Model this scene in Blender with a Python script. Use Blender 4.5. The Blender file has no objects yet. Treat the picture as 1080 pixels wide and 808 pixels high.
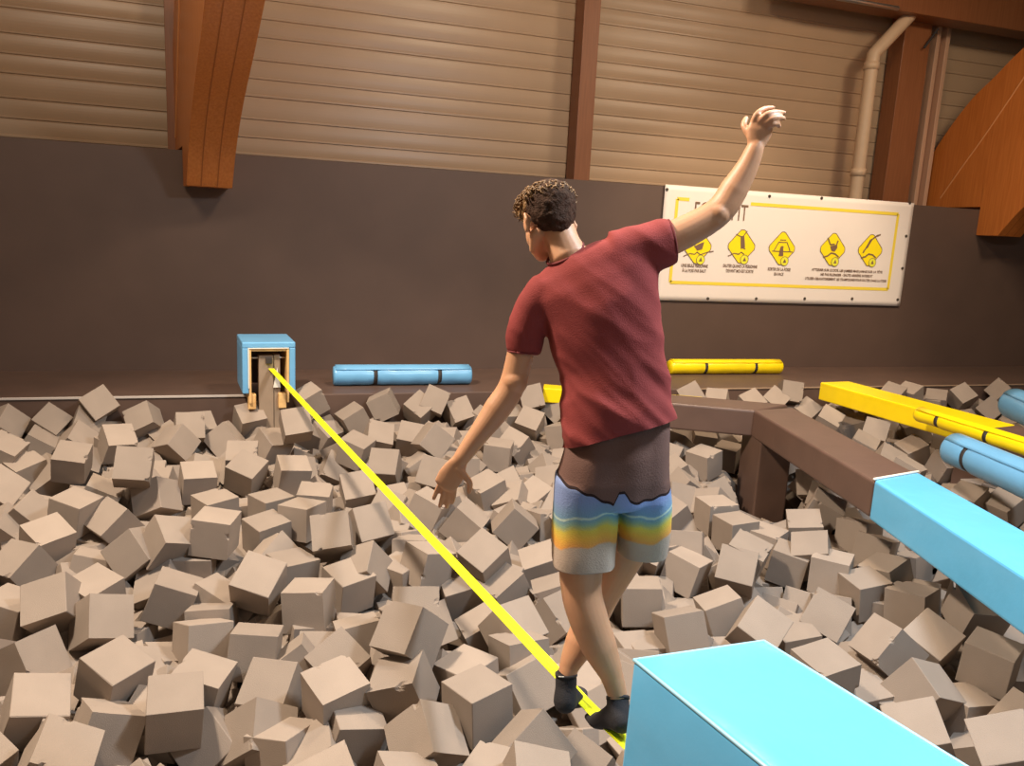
import bpy, bmesh, math, random
from mathutils import Vector, Matrix, Quaternion, noise
from math import sin, cos, pi, radians as R
C = bpy.context.scene.collection
S = bpy.context.scene
rnd = random.Random(7)

# ------------------------------------------------------------ camera
FPX = 840.0
yaw, pit, rol = R(18.4), R(10.8), R(2.96)
EYE = Vector((0, 0, 2.0))
F = Vector((sin(yaw)*cos(pit), cos(yaw)*cos(pit), -sin(pit)))
R0 = Vector((cos(yaw), -sin(yaw), 0)); U0 = R0.cross(F)
RX = cos(rol)*R0 + sin(rol)*U0; UY = cos(rol)*U0 - sin(rol)*R0
G = Vector((sin(yaw), cos(yaw), 0)); Z = Vector((0, 0, 1))
cam = bpy.data.cameras.new('camera'); co = bpy.data.objects.new('camera', cam); C.objects.link(co)
m = Matrix((RX, UY, -F)).transposed().to_4x4(); m.translation = EYE
co.matrix_world = m
cam.sensor_fit = 'HORIZONTAL'; cam.sensor_width = 36; cam.lens = 36*FPX/1080
cam.clip_start = .05; cam.clip_end = 200
S.camera = co

def ray(px, py): return F + RX*((px-540)/FPX) - UY*((py-404)/FPX)
def P(px, py, g):                      # point at horizontal forward distance g
    d = ray(px, py); return EYE + d*(g/d.dot(G))
def onz(px, py, z):
    d = ray(px, py); return EYE + d*((z-2.0)/d.z)
def ony(px, py, y):
    d = ray(px, py); return EYE + d*(y/d.y)
def onx(px, py, x):
    d = ray(px, py); return EYE + d*(x/d.x)
def project(p):
    v = p-EYE; d = v.dot(F); return 540+FPX*v.dot(RX)/d, 404-FPX*v.dot(UY)/d, d

# ------------------------------------------------------------ materials
def srgb(*c):
    return tuple(((x/255)/12.92 if x/255 <= .04045 else ((x/255+.055)/1.055)**2.4) for x in c)
def mat(name, col, rough=.6, metal=0, bump=0, bscale=50, var=0, vscale=8, coat=0, spec=.5, sss=0, detail=4):
    m = bpy.data.materials.new(name); m.use_nodes = True
    nt = m.node_tree; b = nt.nodes['Principled BSDF']
    b.inputs['Base Color'].default_value = (*col, 1)
    b.inputs['Roughness'].default_value = rough; b.inputs['Metallic'].default_value = metal
    b.inputs['Specular IOR Level'].default_value = spec
    if coat: b.inputs['Coat Weight'].default_value = coat; b.inputs['Coat Roughness'].default_value = .15
    if sss:
        b.inputs['Subsurface Weight'].default_value = sss; b.inputs['Subsurface Radius'].default_value = (.02, .008, .004)
    tc = nt.nodes.new('ShaderNodeTexCoord')
    if var:
        n = nt.nodes.new('ShaderNodeTexNoise'); n.inputs['Scale'].default_value = vscale; n.inputs['Detail'].default_value = detail
        nt.links.new(tc.outputs['Object'], n.inputs['Vector'])
        r = nt.nodes.new('ShaderNodeValToRGB')
        r.color_ramp.elements[0].position = .3; r.color_ramp.elements[1].position = .7
        r.color_ramp.elements[0].color = (*[x*(1-var) for x in col], 1); r.color_ramp.elements[1].color = (*[min(1, x*(1+var)) for x in col], 1)
        nt.links.new(n.outputs['Fac'], r.inputs['Fac']); nt.links.new(r.outputs['Color'], b.inputs['Base Color'])
    if bump:
        n = nt.nodes.new('ShaderNodeTexNoise'); n.inputs['Scale'].default_value = bscale; n.inputs['Detail'].default_value = 5
        nt.links.new(tc.outputs['Object'], n.inputs['Vector'])
        bu = nt.nodes.new('ShaderNodeBump'); bu.inputs['Strength'].default_value = bump; bu.inputs['Distance'].default_value = .01
        nt.links.new(n.outputs['Fac'], bu.inputs['Height']); nt.links.new(bu.outputs['Normal'], b.inputs['Normal'])
    return m
def N(m, t, **k):
    n = m.node_tree.nodes.new(t)
    for a, v in k.items(): setattr(n, a, v)
    return n

M = {}
M['foam'] = mat('foam', srgb(150, 136, 124), .95, bump=.25, bscale=240, var=.05, vscale=5, spec=.15)
# per-object tone variation of the foam
def foam_tone(m):
    nt = m.node_tree; b = nt.nodes['Principled BSDF']
    src = b.inputs['Base Color'].links[0].from_socket
    oi = N(m, 'ShaderNodeObjectInfo'); mr = N(m, 'ShaderNodeMapRange')
    mr.inputs['To Min'].default_value = .86; mr.inputs['To Max'].default_value = 1.12
    nt.links.new(oi.outputs['Random'], mr.inputs['Value'])
    mx = N(m, 'ShaderNodeVectorMath', operation='SCALE')
    nt.links.new(src, mx.inputs[0]); nt.links.new(mr.outputs['Result'], mx.inputs['Scale'])
    nt.links.new(mx.outputs['Vector'], b.inputs['Base Color'])
foam_tone(M['foam'])
M['blue_vinyl'] = mat('blue_vinyl', srgb(98, 186, 236), .24, bump=.35, bscale=7, var=.04, vscale=3, coat=.15)
M['blue_roll'] = mat('blue_roll', srgb(110, 172, 216), .36, bump=.15, bscale=14, var=.05, vscale=4, coat=.1)
M['yellow_vinyl'] = mat('yellow_vinyl', srgb(250, 218, 8), .36, bump=.15, bscale=14, var=.05, vscale=5, coat=.1)
M['brown_vinyl'] = mat('brown_vinyl', srgb(98, 76, 66), .42, bump=.15, bscale=10, var=.08, vscale=4)
M['dark_wall'] = mat('dark_wall', srgb(90, 70, 60), .6, bump=.04, bscale=90, var=.06, vscale=2.5)
M['ledge'] = mat('ledge', srgb(92, 72, 62), .5, bump=.05, bscale=20, var=.1, vscale=3)
M['white_edge'] = mat('white_edge', srgb(190, 180, 172), .5)
M['black_strap'] = mat('black_strap', srgb(52, 46, 44), .7, bump=.3, bscale=200)
M['webbing'] = mat('webbing', srgb(235, 240, 22), .55, bump=.2, bscale=300)
M['web_line'] = mat('webbing_stripe', srgb(190, 190, 20), .6)
M['plywood'] = mat('plywood', srgb(222, 180, 120), .6, var=.12, vscale=18)
M['post_board'] = mat('post_board', srgb(150, 130, 110), .7, var=.05)
M['steel'] = mat('steel', srgb(190, 188, 184), .3, metal=.9)
M['white_plate'] = mat('white_plate', srgb(232, 226, 212), .5)
M['pit_floor'] = mat('pit_floor', srgb(58, 50, 46), .9, var=.1)
M['pipe'] = mat('pipe', srgb(200, 172, 142), .5, var=.04)
M['skin'] = mat('skin', srgb(204, 152, 116), .5, bump=.06, bscale=120, var=.06, vscale=9, sss=.12)
M['shirt'] = mat('shirt', srgb(140, 62, 60), .85, bump=.25, bscale=260, var=.07, vscale=14, spec=.2)
M['collar'] = mat('collar', srgb(116, 44, 44), .85)
M['hair'] = mat('hair', srgb(66, 45, 33), .75, bump=.6, bscale=160, var=.3, vscale=40, spec=.15)
M['hair_top'] = mat('hair_top', srgb(134, 100, 62), .5, bump=.4, bscale=160, var=.3, vscale=30)
M['sock'] = mat('sock', srgb(40, 38, 42), .85, bump=.3, bscale=250)
M['sole'] = mat('sole', srgb(52, 50, 52), .8)
M['banner'] = mat('banner', srgb(236, 224, 214), .5, bump=.04, bscale=3, var=.015, vscale=2)
M['ink'] = mat('ink', srgb(122, 94, 74), .6)
M['yellow_ink'] = mat('yellow_ink', srgb(240, 212, 70), .55)
M['sign_yellow'] = mat('sign_yellow', srgb(250, 224, 24), .5)
M['badge'] = mat('badge', srgb(232, 228, 60), .5)
M['eyelet'] = mat('eyelet', srgb(110, 100, 90), .35, metal=.7)
M['tab'] = mat('tab', srgb(226, 224, 218), .5)

def wood(name, a, b_, axis='Z'):
    m = mat(name, a, .42, coat=.05)
    nt = m.node_tree; b = nt.nodes['Principled BSDF']
    tc = N(m, 'ShaderNodeTexCoord'); mp = N(m, 'ShaderNodeMapping')
    mp.inputs['Scale'].default_value = (30, 30, 1.4) if axis == 'Z' else (1.4, 30, 30)
    n = N(m, 'ShaderNodeTexNoise'); n.inputs['Scale'].default_value = 1.6; n.inputs['Detail'].default_value = 6
    r = N(m, 'ShaderNodeValToRGB'); r.color_ramp.elements[0].position = .3; r.color_ramp.elements[1].position = .72
    r.color_ramp.elements[0].color = (*a, 1); r.color_ramp.elements[1].color = (*b_, 1)
    nt.links.new(tc.outputs['Object'], mp.inputs['Vector']); nt.links.new(mp.outputs['Vector'], n.inputs['Vector'])
    nt.links.new(n.outputs['Fac'], r.inputs['Fac']); nt.links.new(r.outputs['Color'], b.inputs['Base Color'])
    return m
M['glulam'] = wood('glulam', srgb(184, 104, 42), srgb(202, 122, 56))
M['post_wood'] = wood('post_wood', srgb(128, 78, 46), srgb(142, 90, 56))
M['lam_line'] = mat('lam_line', srgb(158, 88, 36), .6)
M['lam_light'] = mat('lam_light', srgb(214, 150, 96), .5)

# cladding: painted steel, the ribs are real geometry
M['cladding'] = mat('cladding', srgb(174, 146, 118), .36, bump=.03, bscale=6, var=.04, vscale=1.5, spec=.4)

# shorts: dyed bands in the cloth
def shorts_mat():
    m = mat('shorts_bands', (.5, .5, .5), .8, bump=.25, bscale=220, spec=.2)
    nt = m.node_tree; b = nt.nodes['Principled BSDF']
    at = N(m, 'ShaderNodeAttribute'); at.attribute_name = 'band'
    n = N(m, 'ShaderNodeTexNoise'); n.inputs['Scale'].default_value = 30; n.inputs['Detail'].default_value = 4
    tc = N(m, 'ShaderNodeTexCoord'); nt.links.new(tc.outputs['Object'], n.inputs['Vector'])
    ma = N(m, 'ShaderNodeMath', operation='MULTIPLY_ADD'); ma.inputs[1].default_value = .06
    nt.links.new(n.outputs['Fac'], ma.inputs[0]); nt.links.new(at.outputs['Fac'], ma.inputs[2])
    sb = N(m, 'ShaderNodeMath', operation='SUBTRACT'); sb.inputs[1].default_value = .03
    nt.links.new(ma.outputs[0], sb.inputs[0])
    r = N(m, 'ShaderNodeValToRGB'); cr = r.color_ramp
    stops = [(0, (182, 164, 150)), (.335, (188, 168, 150)), (.37, (226, 160, 84)), (.47, (232, 180, 78)), (.58, (216, 196, 84)),
             (.66, (150, 178, 146)), (.73, (120, 160, 178)), (.755, (196, 214, 196)), (.785, (120, 156, 184)), (1, (132, 150, 196))]
    while len(cr.elements) < len(stops): cr.elements.new(.5)
    for e, (p, c) in zip(cr.elements, stops): e.position = p; e.color = (*srgb(*c), 1)
    nt.links.new(sb.outputs[0], r.inputs['Fac'])
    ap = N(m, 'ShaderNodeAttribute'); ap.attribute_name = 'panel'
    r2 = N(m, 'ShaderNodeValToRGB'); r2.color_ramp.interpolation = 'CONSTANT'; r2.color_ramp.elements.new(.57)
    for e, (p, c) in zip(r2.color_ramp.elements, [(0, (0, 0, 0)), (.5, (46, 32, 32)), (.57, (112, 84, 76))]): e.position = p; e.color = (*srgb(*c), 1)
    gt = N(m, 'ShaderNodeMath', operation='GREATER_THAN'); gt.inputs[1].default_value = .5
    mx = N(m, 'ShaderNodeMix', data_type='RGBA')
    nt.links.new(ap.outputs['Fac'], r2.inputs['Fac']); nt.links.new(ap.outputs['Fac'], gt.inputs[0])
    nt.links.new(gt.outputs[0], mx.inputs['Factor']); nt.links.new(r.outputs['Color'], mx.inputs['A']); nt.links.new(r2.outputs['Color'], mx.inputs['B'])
    nt.links.new(mx.outputs['Result'], b.inputs['Base Color'])
    return m
M['shorts_bands'] = shorts_mat()
M['shorts_dark'] = mat('shorts_dark', srgb(106, 82, 76), .85, bump=.3, bscale=220, var=.06, vscale=12, spec=.2)
M['shorts_trim'] = mat('shorts_trim', srgb(50, 36, 36), .85)

# ------------------------------------------------------------ helpers
def link_mesh(name, bm, m, parent=None, smooth=False):
    me = bpy.data.meshes.new(name); bm.to_mesh(me); bm.free()
    for k in (m if isinstance(m, list) else [m]): me.materials.append(k)
    if smooth:
        for p in me.polygons: p.use_smooth = True
    o = bpy.data.objects.new(name, me); C.objects.link(o)
    if parent: o.parent = parent; o.matrix_parent_inverse = Matrix()
    return o
def root(name, label, cat, loc=(0, 0, 0), group=None, rz=0):
    o = bpy.data.objects.new(name, None); C.objects.link(o); o.location = loc; o.rotation_euler = (0, 0, rz)
    o.empty_display_size = .1
    tag(o, label, cat, group); return o
def tag(o, label=None, cat=None, group=None, kind=None):
    if label: o['label'] = label
    if cat: o['category'] = cat
    if group: o['group'] = group
    if kind: o['kind'] = kind
    return o
def box(bm, x0, x1, y0, y1, z0, z1, bev=0):
    r = bmesh.ops.create_cube(bm, size=1)
    bmesh.ops.scale(bm, vec=(x1-x0, y1-y0, z1-z0), verts=r['verts'])
    bmesh.ops.translate(bm, vec=((x0+x1)/2, (y0+y1)/2, (z0+z1)/2), verts=r['verts'])
    if bev:
        es = {e for v in r['verts'] for e in v.link_edges}
        bmesh.ops.bevel(bm, geom=list(es), offset=bev, segments=3, profile=.5, affect='EDGES')
    return bm
def hexa(bm, b, t, bev=0, cuts=0):        # b, t: four bottom / top corners
    vs = [bm.verts.new(p) for p in list(b)+list(t)]
    fs = [bm.faces.new([vs[i] for i in q]) for q in ((3, 2, 1, 0), (4, 5, 6, 7), (0, 1, 5, 4), (1, 2, 6, 5), (2, 3, 7, 6), (3, 0, 4, 7))]
    bmesh.ops.recalc_face_normals(bm, faces=fs)
    if bev:
        es = list({e for f in fs for e in f.edges})
        bmesh.ops.bevel(bm, geom=es, offset=bev, segments=3, profile=.5, affect='EDGES')
    return bm
def prism(bm, pts, axis, a0, a1):          # extrude a 2D outline (list of (u,v)) along 'X' or 'Z' or 'Y'
    def mk(u, v, a):
        return {'X': (a, u, v), 'Y': (u, a, v), 'Z': (u, v, a)}[axis]
    A = [bm.verts.new(mk(u, v, a0)) for u, v in pts]; B = [bm.verts.new(mk(u, v, a1)) for u, v in pts]
    n = len(pts); fs = [bm.faces.new(A), bm.faces.new(B[::-1])]
    for i in range(n): fs.append(bm.faces.new((A[i], A[(i+1) % n], B[(i+1) % n], B[i])))
    bmesh.ops.recalc_face_normals(bm, faces=fs)
    return bm
def tube(bm, pts, rad, seg=16, flat=None, up=None, cap=True, power=2):
    """swept tube with round caps; rad per point = r or (ru, rv); up fixes the v axis"""
    pts = [Vector(p) for p in pts]; n = len(pts)
    if not isinstance(rad, (list, tuple)): rad = [rad]*n
    rings = []
    upv = Vector(up) if up is not None else None
    prev = None
    P2, R2 = [], []
    for i in range(n):
        P2.append(pts[i]); r = rad[i]; R2.append(r if isinstance(r, (tuple, list)) else (r, r))
    T = []
    for i in range(n):
        t = (P2[min(i+1, n-1)]-P2[max(i-1, 0)]).normalized(); T.append(t)
    if cap:
        r0, r1 = R2[0], R2[-1]
        e0, e1 = [], []
        for k in (80, 60, 35):
            s, c = sin(R(k)), cos(R(k)); mr = min(r0)*.9
            e0.append((P2[0]-T[0]*mr*s, (r0[0]*c, r0[1]*c), T[0]))
            mr = min(r1)*.9
            e1.append((P2[-1]+T[-1]*mr*s, (r1[0]*c, r1[1]*c), T[-1]))
        seq = e0 + list(zip(P2, R2, T)) + e1[::-1]
    else:
        seq = list(zip(P2, R2, T))
    for p, r, t in seq:
        if upv is not None: v = (upv - t*upv.dot(t)).normalized()
        elif prev is None:
            a = Vector((0, 0, 1)) if abs(t.z) < .9 else Vector((0, 1, 0)); v = (a-t*a.dot(t)).normalized()
        else: v = (prev-t*prev.dot(t)).normalized()
        prev = v; u = v.cross(t)
        ring = []
        for k in range(seg):
            a = 2*pi*k/seg; ca, sa = cos(a), sin(a)
            if power != 2:
                q = (abs(ca)**power+abs(sa)**power)**(-1/power); ca *= q; sa *= q
            ring.append(bm.verts.new(p+u*(r[0]*ca)+v*(r[1]*sa)))
        rings.append(ring)
    for A, B in zip(rings, rings[1:]):
        for k in range(seg):
            bm.faces.new((A[k], A[(k+1) % seg], B[(k+1) % seg], B[k]))
    bm.faces.new(rings[0][::-1]); bm.faces.new(rings[-1])
    return rings
def ball(bm, c, r, seg=20, rot=None):
    x = bmesh.ops.create_uvsphere(bm, u_segments=seg, v_segments=seg//2, radius=1)
    r = r if isinstance(r, (tuple, list)) else (r, r, r)
    bmesh.ops.scale(bm, vec=r, verts=x['verts'])
    if rot is not None: bmesh.ops.rotate(bm, cent=(0, 0, 0), matrix=rot, verts=x['verts'])
    bmesh.ops.translate(bm, vec=c, verts=x['verts'])
def loft(bm, rings, seg=40):
    """rings: (centre, U halfwidth vector, V halfdepth vector, power)"""
    rr = []
    for c, u, v, pw in rings:
        ring = []
        for k in range(seg):
            a = 2*pi*k/seg; ca, sa = cos(a), sin(a)
            q = (abs(ca)**pw+abs(sa)**pw)**(-1/pw)
            ring.append(bm.verts.new(c+u*(ca*q)+v*(sa*q)))
        rr.append(ring)
    for A, B in zip(rr, rr[1:]):
        for k in range(seg): bm.faces.new((A[k], A[(k+1) % seg], B[(k+1) % seg], B[k]))
    bm.faces.new(rr[0][::-1]); bm.faces.new(rr[-1])
    return rr
def fuse(bm, voxel, smooth_it=6, fac=.5):
    """union of overlapping closed shapes into one continuous surface"""
    bmesh.ops.recalc_face_normals(bm, faces=bm.faces[:])
    me = bpy.data.meshes.new('tmp'); bm.to_mesh(me); bm.free()
    o = bpy.data.objects.new('tmp', me); C.objects.link(o)
    rm = o.modifiers.new('r', 'REMESH'); rm.mode = 'VOXEL'; rm.voxel_size = voxel; rm.use_smooth_shade = True
    if smooth_it:
        sm = o.modifiers.new('s', 'SMOOTH'); sm.iterations = smooth_it; sm.factor = fac
    dg = bpy.context.evaluated_depsgraph_get(); dg.update()
    me2 = bpy.data.meshes.new_from_object(o.evaluated_get(dg))
    bpy.data.objects.remove(o); bpy.data.meshes.remove(me)
    b2 = bmesh.new(); b2.from_mesh(me2); bpy.data.meshes.remove(me2)
    return b2
def spline(pts, n=6):
    pts = [Vector(p) for p in pts]; out = []
    for i in range(len(pts)-1):
        p0 = pts[max(i-1, 0)]; p1 = pts[i]; p2 = pts[i+1]; p3 = pts[min(i+2, len(pts)-1)]
        for k in range(n):
            t = k/n
            out.append(.5*((2*p1)+(-p0+p2)*t+(2*p0-5*p1+4*p2-p3)*t*t+(-p0+3*p1-3*p2+p3)*t**3))
    out.append(pts[-1]); return out
def interp(vals, n):
    out = []
    for i in range(len(vals)-1):
        for k in range(n):
            t = k/n; a, b = vals[i], vals[i+1]
            out.append(tuple(x+(y-x)*t for x, y in zip(a, b)) if isinstance(a, tuple) else a+(b-a)*t)
    out.append(vals[-1]); return out

# ------------------------------------------------------------ the setting
WY = 9.1        # dark padded wall
CY = 10.2       # steel cladding
LZ, LY = .35, 7.75
bm = bmesh.new(); box(bm, -7, 17, -4, 11, -1.3, -1.2)
tag(link_mesh('floor', bm, M['pit_floor']), kind='structure')
# ledge (front block of the pit edge) with pale edging
bm = bmesh.new(); box(bm, -7, 17, LY, CY+.1, -1.2, LZ, .008)
tag(link_mesh('floor_ledge', bm, M['ledge']), kind='structure')
bm = bmesh.new(); box(bm, -7, .02, LY-.012, LY+.012, LZ-.012, LZ+.008, .003)
tag(link_mesh('trim_1', bm, M['white_edge']), kind='structure')
bm = bmesh.new(); box(bm, 4.6, 17, LY-.01, LY+.01, LZ-.01, LZ+.005, .003)
tag(link_mesh('trim_2', bm, mat('brown_edge', srgb(150, 126, 104), .5)), kind='structure')
# dark lower wall, top about 2.62 m
bm = bmesh.new(); box(bm, -7, 17, WY, WY+.06, LZ, 2.64)
tag(link_mesh('wall_back', bm, M['dark_wall']), kind='structure')
# cladding with horizontal ribs
bm = bmesh.new(); prof = []; z = .3; k = 0
while z < 7.4:
    h_ = (.21, .26, .19)[k % 3]
    for j in range(7): prof.append((CY-.006*sin(pi*j/6), z+h_*.8*j/6))
    prof += [(CY+.004, z+h_*.82), (CY+.004, z+h_*.86), (CY-.009, z+h_*.9), (CY-.009, z+h_*.97)]
    z += h_; k += 1
A = [bm.verts.new((-7, y, z)) for y, z in prof]; B = [bm.verts.new((17, y, z)) for y, z in prof]
for i in range(len(prof)-1): bm.faces.new((A[i], B[i], B[i+1], A[i+1]))
o = link_mesh('wall_back_cladding', bm, M['cladding']); tag(o, kind='structure')
md = o.modifiers.new('t', 'SOLIDIFY'); md.thickness = .01
# side walls and roof (outside the frame)
bm = bmesh.new(); box(bm, -7.1, -7, -4, CY, -1.2, 7.2); tag(link_mesh('wall_left', bm, M['cladding']), kind='structure')
bm = bmesh.new(); box(bm, 17, 17.1, -4, CY, -1.2, 7.2); tag(link_mesh('wall_right', bm, M['cladding']), kind='structure')
bm = bmesh.new(); box(bm, -7, 17, -4, CY, 7.2, 7.3); tag(link_mesh('ceiling', bm, mat('ceiling', srgb(150, 130, 112), .8)), kind='structure')

# ------------------------------------------------------------ glulam arches
front = spline([(0, 8.74, 2.28), (0, 8.42, 2.66), (0, 7.95, 3.02), (0, 7.3, 3.38), (0, 6.5, 3.85), (0, 5.2, 4.6), (0, 3.8, 5.2)], 6)
back = spline([(0, 10.46, 2.79), (0, 10.09, 3.52), (0, 9.60, 4.15), (0, 9.19, 4.48), (0, 8.80, 4.79), (0, 7.8, 5.4), (0, 6.2, 6.1), (0, 4.4, 6.6)], 6)
def arch(xc, w, label, rz=0):
    t = root('timber_arch', label, 'beam', (xc, 8.9, 2.28), 'glued timber arches', rz)
    o = Vector((xc, 8.9, 2.28))
    out = [(p.y-8.9, p.z-2.28) for p in front] + [(p.y-8.9, p.z-2.28) for p in back[::-1] if p.y < CY-.04] + [(CY-.04-8.9, .4), (CY-.04-8.9, 2.68-2.28), (WY-8.9, 2.68-2.28), (WY-.002-8.9, 0)]
    bm = bmesh.new()
    A = [bm.verts.new((-w/2, y, z)) for y, z in out]; B = [bm.verts.new((w/2, y, z)) for y, z in out]
    n = len(out); bm.faces.new(A); bm.faces.new(B[::-1])
    for i in range(n): bm.faces.new((A[i], A[(i+1) % n], B[(i+1) % n], B[i]))
    bmesh.ops.triangulate(bm, faces=[f for f in bm.faces if len(f.verts) > 4])
    bmesh.ops.recalc_face_normals(bm, faces=bm.faces[:])
    link_mesh('arch_member', bm, M['glulam'], t)
    # glue joints along the front face and the sides
    for dx in (-w/6-.01, w/6):
        bm = bmesh.new(); q = [Vector((dx, p.y-8.9-.002, p.z-2.28-.002)) for p in front]
        for a, b in zip(q, q[1:]):
            v = [bm.verts.new(x) for x in (a+Vector((-.005, 0, 0)), a+Vector((.005, 0, 0)), b+Vector((.005, 0, 0)), b+Vector((-.005, 0, 0)))]
            bm.faces.new(v)
        link_mesh('glue_joint', bm, M['lam_line'], t)
    q = [onx(992, 209, 9.975), onx(1010, 183, 9.975), onx(1036, 147, 9.975), onx(1060, 112, 9.975), onx(1080, 82, 9.975), onx(1100, 52, 9.975)]
    q = [Vector((-w/2-.003, p.y-8.9, p.z-2.28)) for p in q]; bm = bmesh.new(); tube(bm, spline(q, 4), .01, 6); link_mesh('side_strip', bm, M['lam_light'], t)
    bm = bmesh.new(); box(bm, -w/2-.008, -w/2, WY-8.9-.36, WY-8.9-.352, -.0, .0+.02)
    return t
arch(-.41, .43, 'orange-brown glued timber arch foot hanging over the dark wall at left, front face seen', R(9))
arch(10.19, .43, 'big curved orange-brown timber arch rising out of the frame at the upper right')
def post(x0, x1, label):
    t = bmesh.new(); xc = (x0+x1)/2
    box(t, x0-xc, x1-xc, -.15, .14, 0, 4.5, .006)
    o = link_mesh('timber_post', t, M['post_wood']); o.location = (xc, 10.02, 2.45)
    tag(o, label, 'post', 'wooden posts against the cladding')
post(-.86, -.3, 'wide wooden post against the cladding, half hidden behind the left timber arch')
post(3.98, 4.2, 'slim wooden post against the cladding above the man\'s head')
post(8.93, 9.4, 'dark wooden post against the cladding between the drain pipe and right arch')
# pale channel right of the third post
bm = bmesh.new()
for x in (9.62, 9.8):
    box(bm, x, x+.07, 9.98, 10.16, 2.45, 6.6, .01)
box(bm, 9.69, 9.80, 10.1, 10.16, 2.45, 6.6)
tag(link_mesh('steel_channel', bm, mat('channel', srgb(190, 150, 122), .5)), 'pale vertical metal channel right of the dark wooden post at upper right', 'channel')
# drain pipe with elbow
pp = [ony(900, 222, 9.75), ony(905, 160, 9.75), ony(920.5, 58, 9.75), ony(965.5, 10, 9.75), ony(968, -30, 9.75)]
q = [pp[0], pp[0].lerp(pp[2], .5), pp[0].lerp(pp[2], .93), pp[2].lerp(pp[3], .02), pp[2].lerp(pp[3], .12), pp[2].lerp(pp[3], .85), pp[3].lerp(pp[4], .1), pp[3].lerp(pp[4], .3), pp[4]]
t = root('drain_pipe', 'beige drain pipe with an elbow running up the cladding right of the banner', 'pipe', pp[0])
bm = bmesh.new(); tube(bm, [p-pp[0] for p in q], .092, 20); link_mesh('pipe_run', bm, M['pipe'], t, True)
for f_ in (.25, .93):
    c = pp[0].lerp(pp[2], f_)-pp[0]; d = (pp[2]-pp[0]).normalized()
    bm = bmesh.new(); tube(bm, [c-d*.05, c+d*.05], .104, 20, cap=False); link_mesh('pipe_collar', bm, M['pipe'], t, True)
# purlin along the top right
a, b = ony(818, 4, 9.75), ony(1100, 34, 9.75)
zz = (a.z+b.z)/2
bm = bmesh.new(); box(bm, a.x, 17, 9.55, 9.9, zz, zz+.7, .01)
tag(link_mesh('timber_purlin', bm, M['post_wood']), 'brown horizontal timber purlin at the top edge, upper right', 'beam')
c = ony(905, 16, 9.7)
bm = bmesh.new(); tube(bm, [Vector((c.x-.5, 9.535, zz+.02)), Vector((c.x+.5, 9.535, zz+.02))], .03, 12)
tag(link_mesh('conduit_tube', bm, M['steel'], None, True), 'thin shiny metal tube running under the timber purlin at upper right', 'tube')
c = ony(980, 40, 10.1)
bm = bmesh.new(); tube(bm, [ony(975, 50, 9.8), ony(989, 31, 9.8)], .018, 8)
tag(link_mesh('short_rod', bm, M['black_strap']), 'short dark slanting rod on the cladding right of the drain pipe', 'rod')
# ------------------------------------------------------------ banner
BX0, BX1, BZ0, BZ1, BY = 4.88, 8.755, 1.23, 2.66, WY-.02
ban = root('wall_banner', 'wide cream rules banner with yellow frame and five warning diamonds on the dark wall', 'banner', (BX0, BY, BZ0))
bw, bh = BX1-BX0, BZ1-BZ0
bm = bmesh.new(); nx, nz = 60, 22
def sag(u, v): return -.003*noise.noise(Vector((u*5, v*3, 2)))
rows = [[bm.verts.new((bw*i/nx, sag(i/nx, j/nz)-.006, bh*j/nz)) for i in range(nx+1)] for j in range(nz+1)]
for j in range(nz):
    for i in range(nx): bm.faces.new((rows[j][i], rows[j][i+1], rows[j+1][i+1], rows[j+1][i]))
o = link_mesh('banner_sheet', bm, M['banner'], ban, True); md = o.modifiers.new('t', 'SOLIDIFY'); md.thickness = .003; md.offset = 1
def bpt(px, py):
    p = ony(px, py, BY); return p.x-BX0, p.z-BZ0
FRONT = -.0135
def strip(bm, x0, z0, x1, z1, w, y=FRONT):
    d = Vector((x1-x0, 0, z1-z0)); n = Vector((-d.z, 0, d.x)).normalized()*w/2
    a, b = Vector((x0, y, z0)), Vector((x1, y, z1))
    vs = [bm.verts.new(v) for v in (a-n, b-n, b+n, a+n)]; ws = [bm.verts.new(v.co+Vector((0, .002, 0))) for v in vs]
    bm.faces.new(vs)
    for i in range(4): bm.faces.new((vs[i], vs[(i+1) % 4], ws[(i+1) % 4], ws[i]))
x0, zt = bpt(713.5, 215); x1, _ = bpt(947, 225); _, zb = bpt(840, 302)
x1 = bpt(947, 224)[0]; zt = bpt(870, 220.5)[1]
bm = bmesh.new(); w = .042
strip(bm, x0, zb, x1, zb, w); strip(bm, x1, zb, x1, zt, w); strip(bm, x0, zb, x0, zt, w)
strip(bm, x0, zt, x0+.17, zt, w); strip(bm, bpt(791, 219)[0], zt, x1, zt, w)
link_mesh('yellow_frame', bm, M['yellow_ink'], ban)
def text(name, s, cx, z, h, wscale, m, parent, align='CENTER', width=None, sl=1.12):
    cu = bpy.data.curves.new(name, 'FONT'); cu.body = s; cu.size = h/.7; cu.align_x = align
    cu.extrude = .0002; cu.space_line = sl; cu.offset = .0012
    o = bpy.data.objects.new(name, cu); C.objects.link(o)
    dg = bpy.context.evaluated_depsgraph_get(); dg.update()
    me = bpy.data.meshes.new_from_object(o.evaluated_get(dg)); bpy.data.objects.remove(o)
    bm = bmesh.new(); bm.from_mesh(me); bpy.data.meshes.remove(me)
    xs = [v.co.x for v in bm.verts]; W_ = max(xs)-min(xs); xm = (max(xs)+min(xs))/2
    sx = width/W_ if width else wscale
    for v in bm.verts:
        x, y, zc = v.co; v.co = Vector((cx+(x-(xm if align == 'CENTER' else min(xs)))*sx, FRONT-.001-zc, z+y))
    return link_mesh(name, bm, m, parent)
tx0 = bpt(733, 212)[0]; tx1 = bpt(787, 235)[0]
text('title_lettering', 'FOAM PIT', (tx0+tx1)/2, bpt(785, 233)[1], bpt(785, 216)[1]-bpt(785, 233)[1], .5, M['ink'], ban, width=tx1-tx0)
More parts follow.
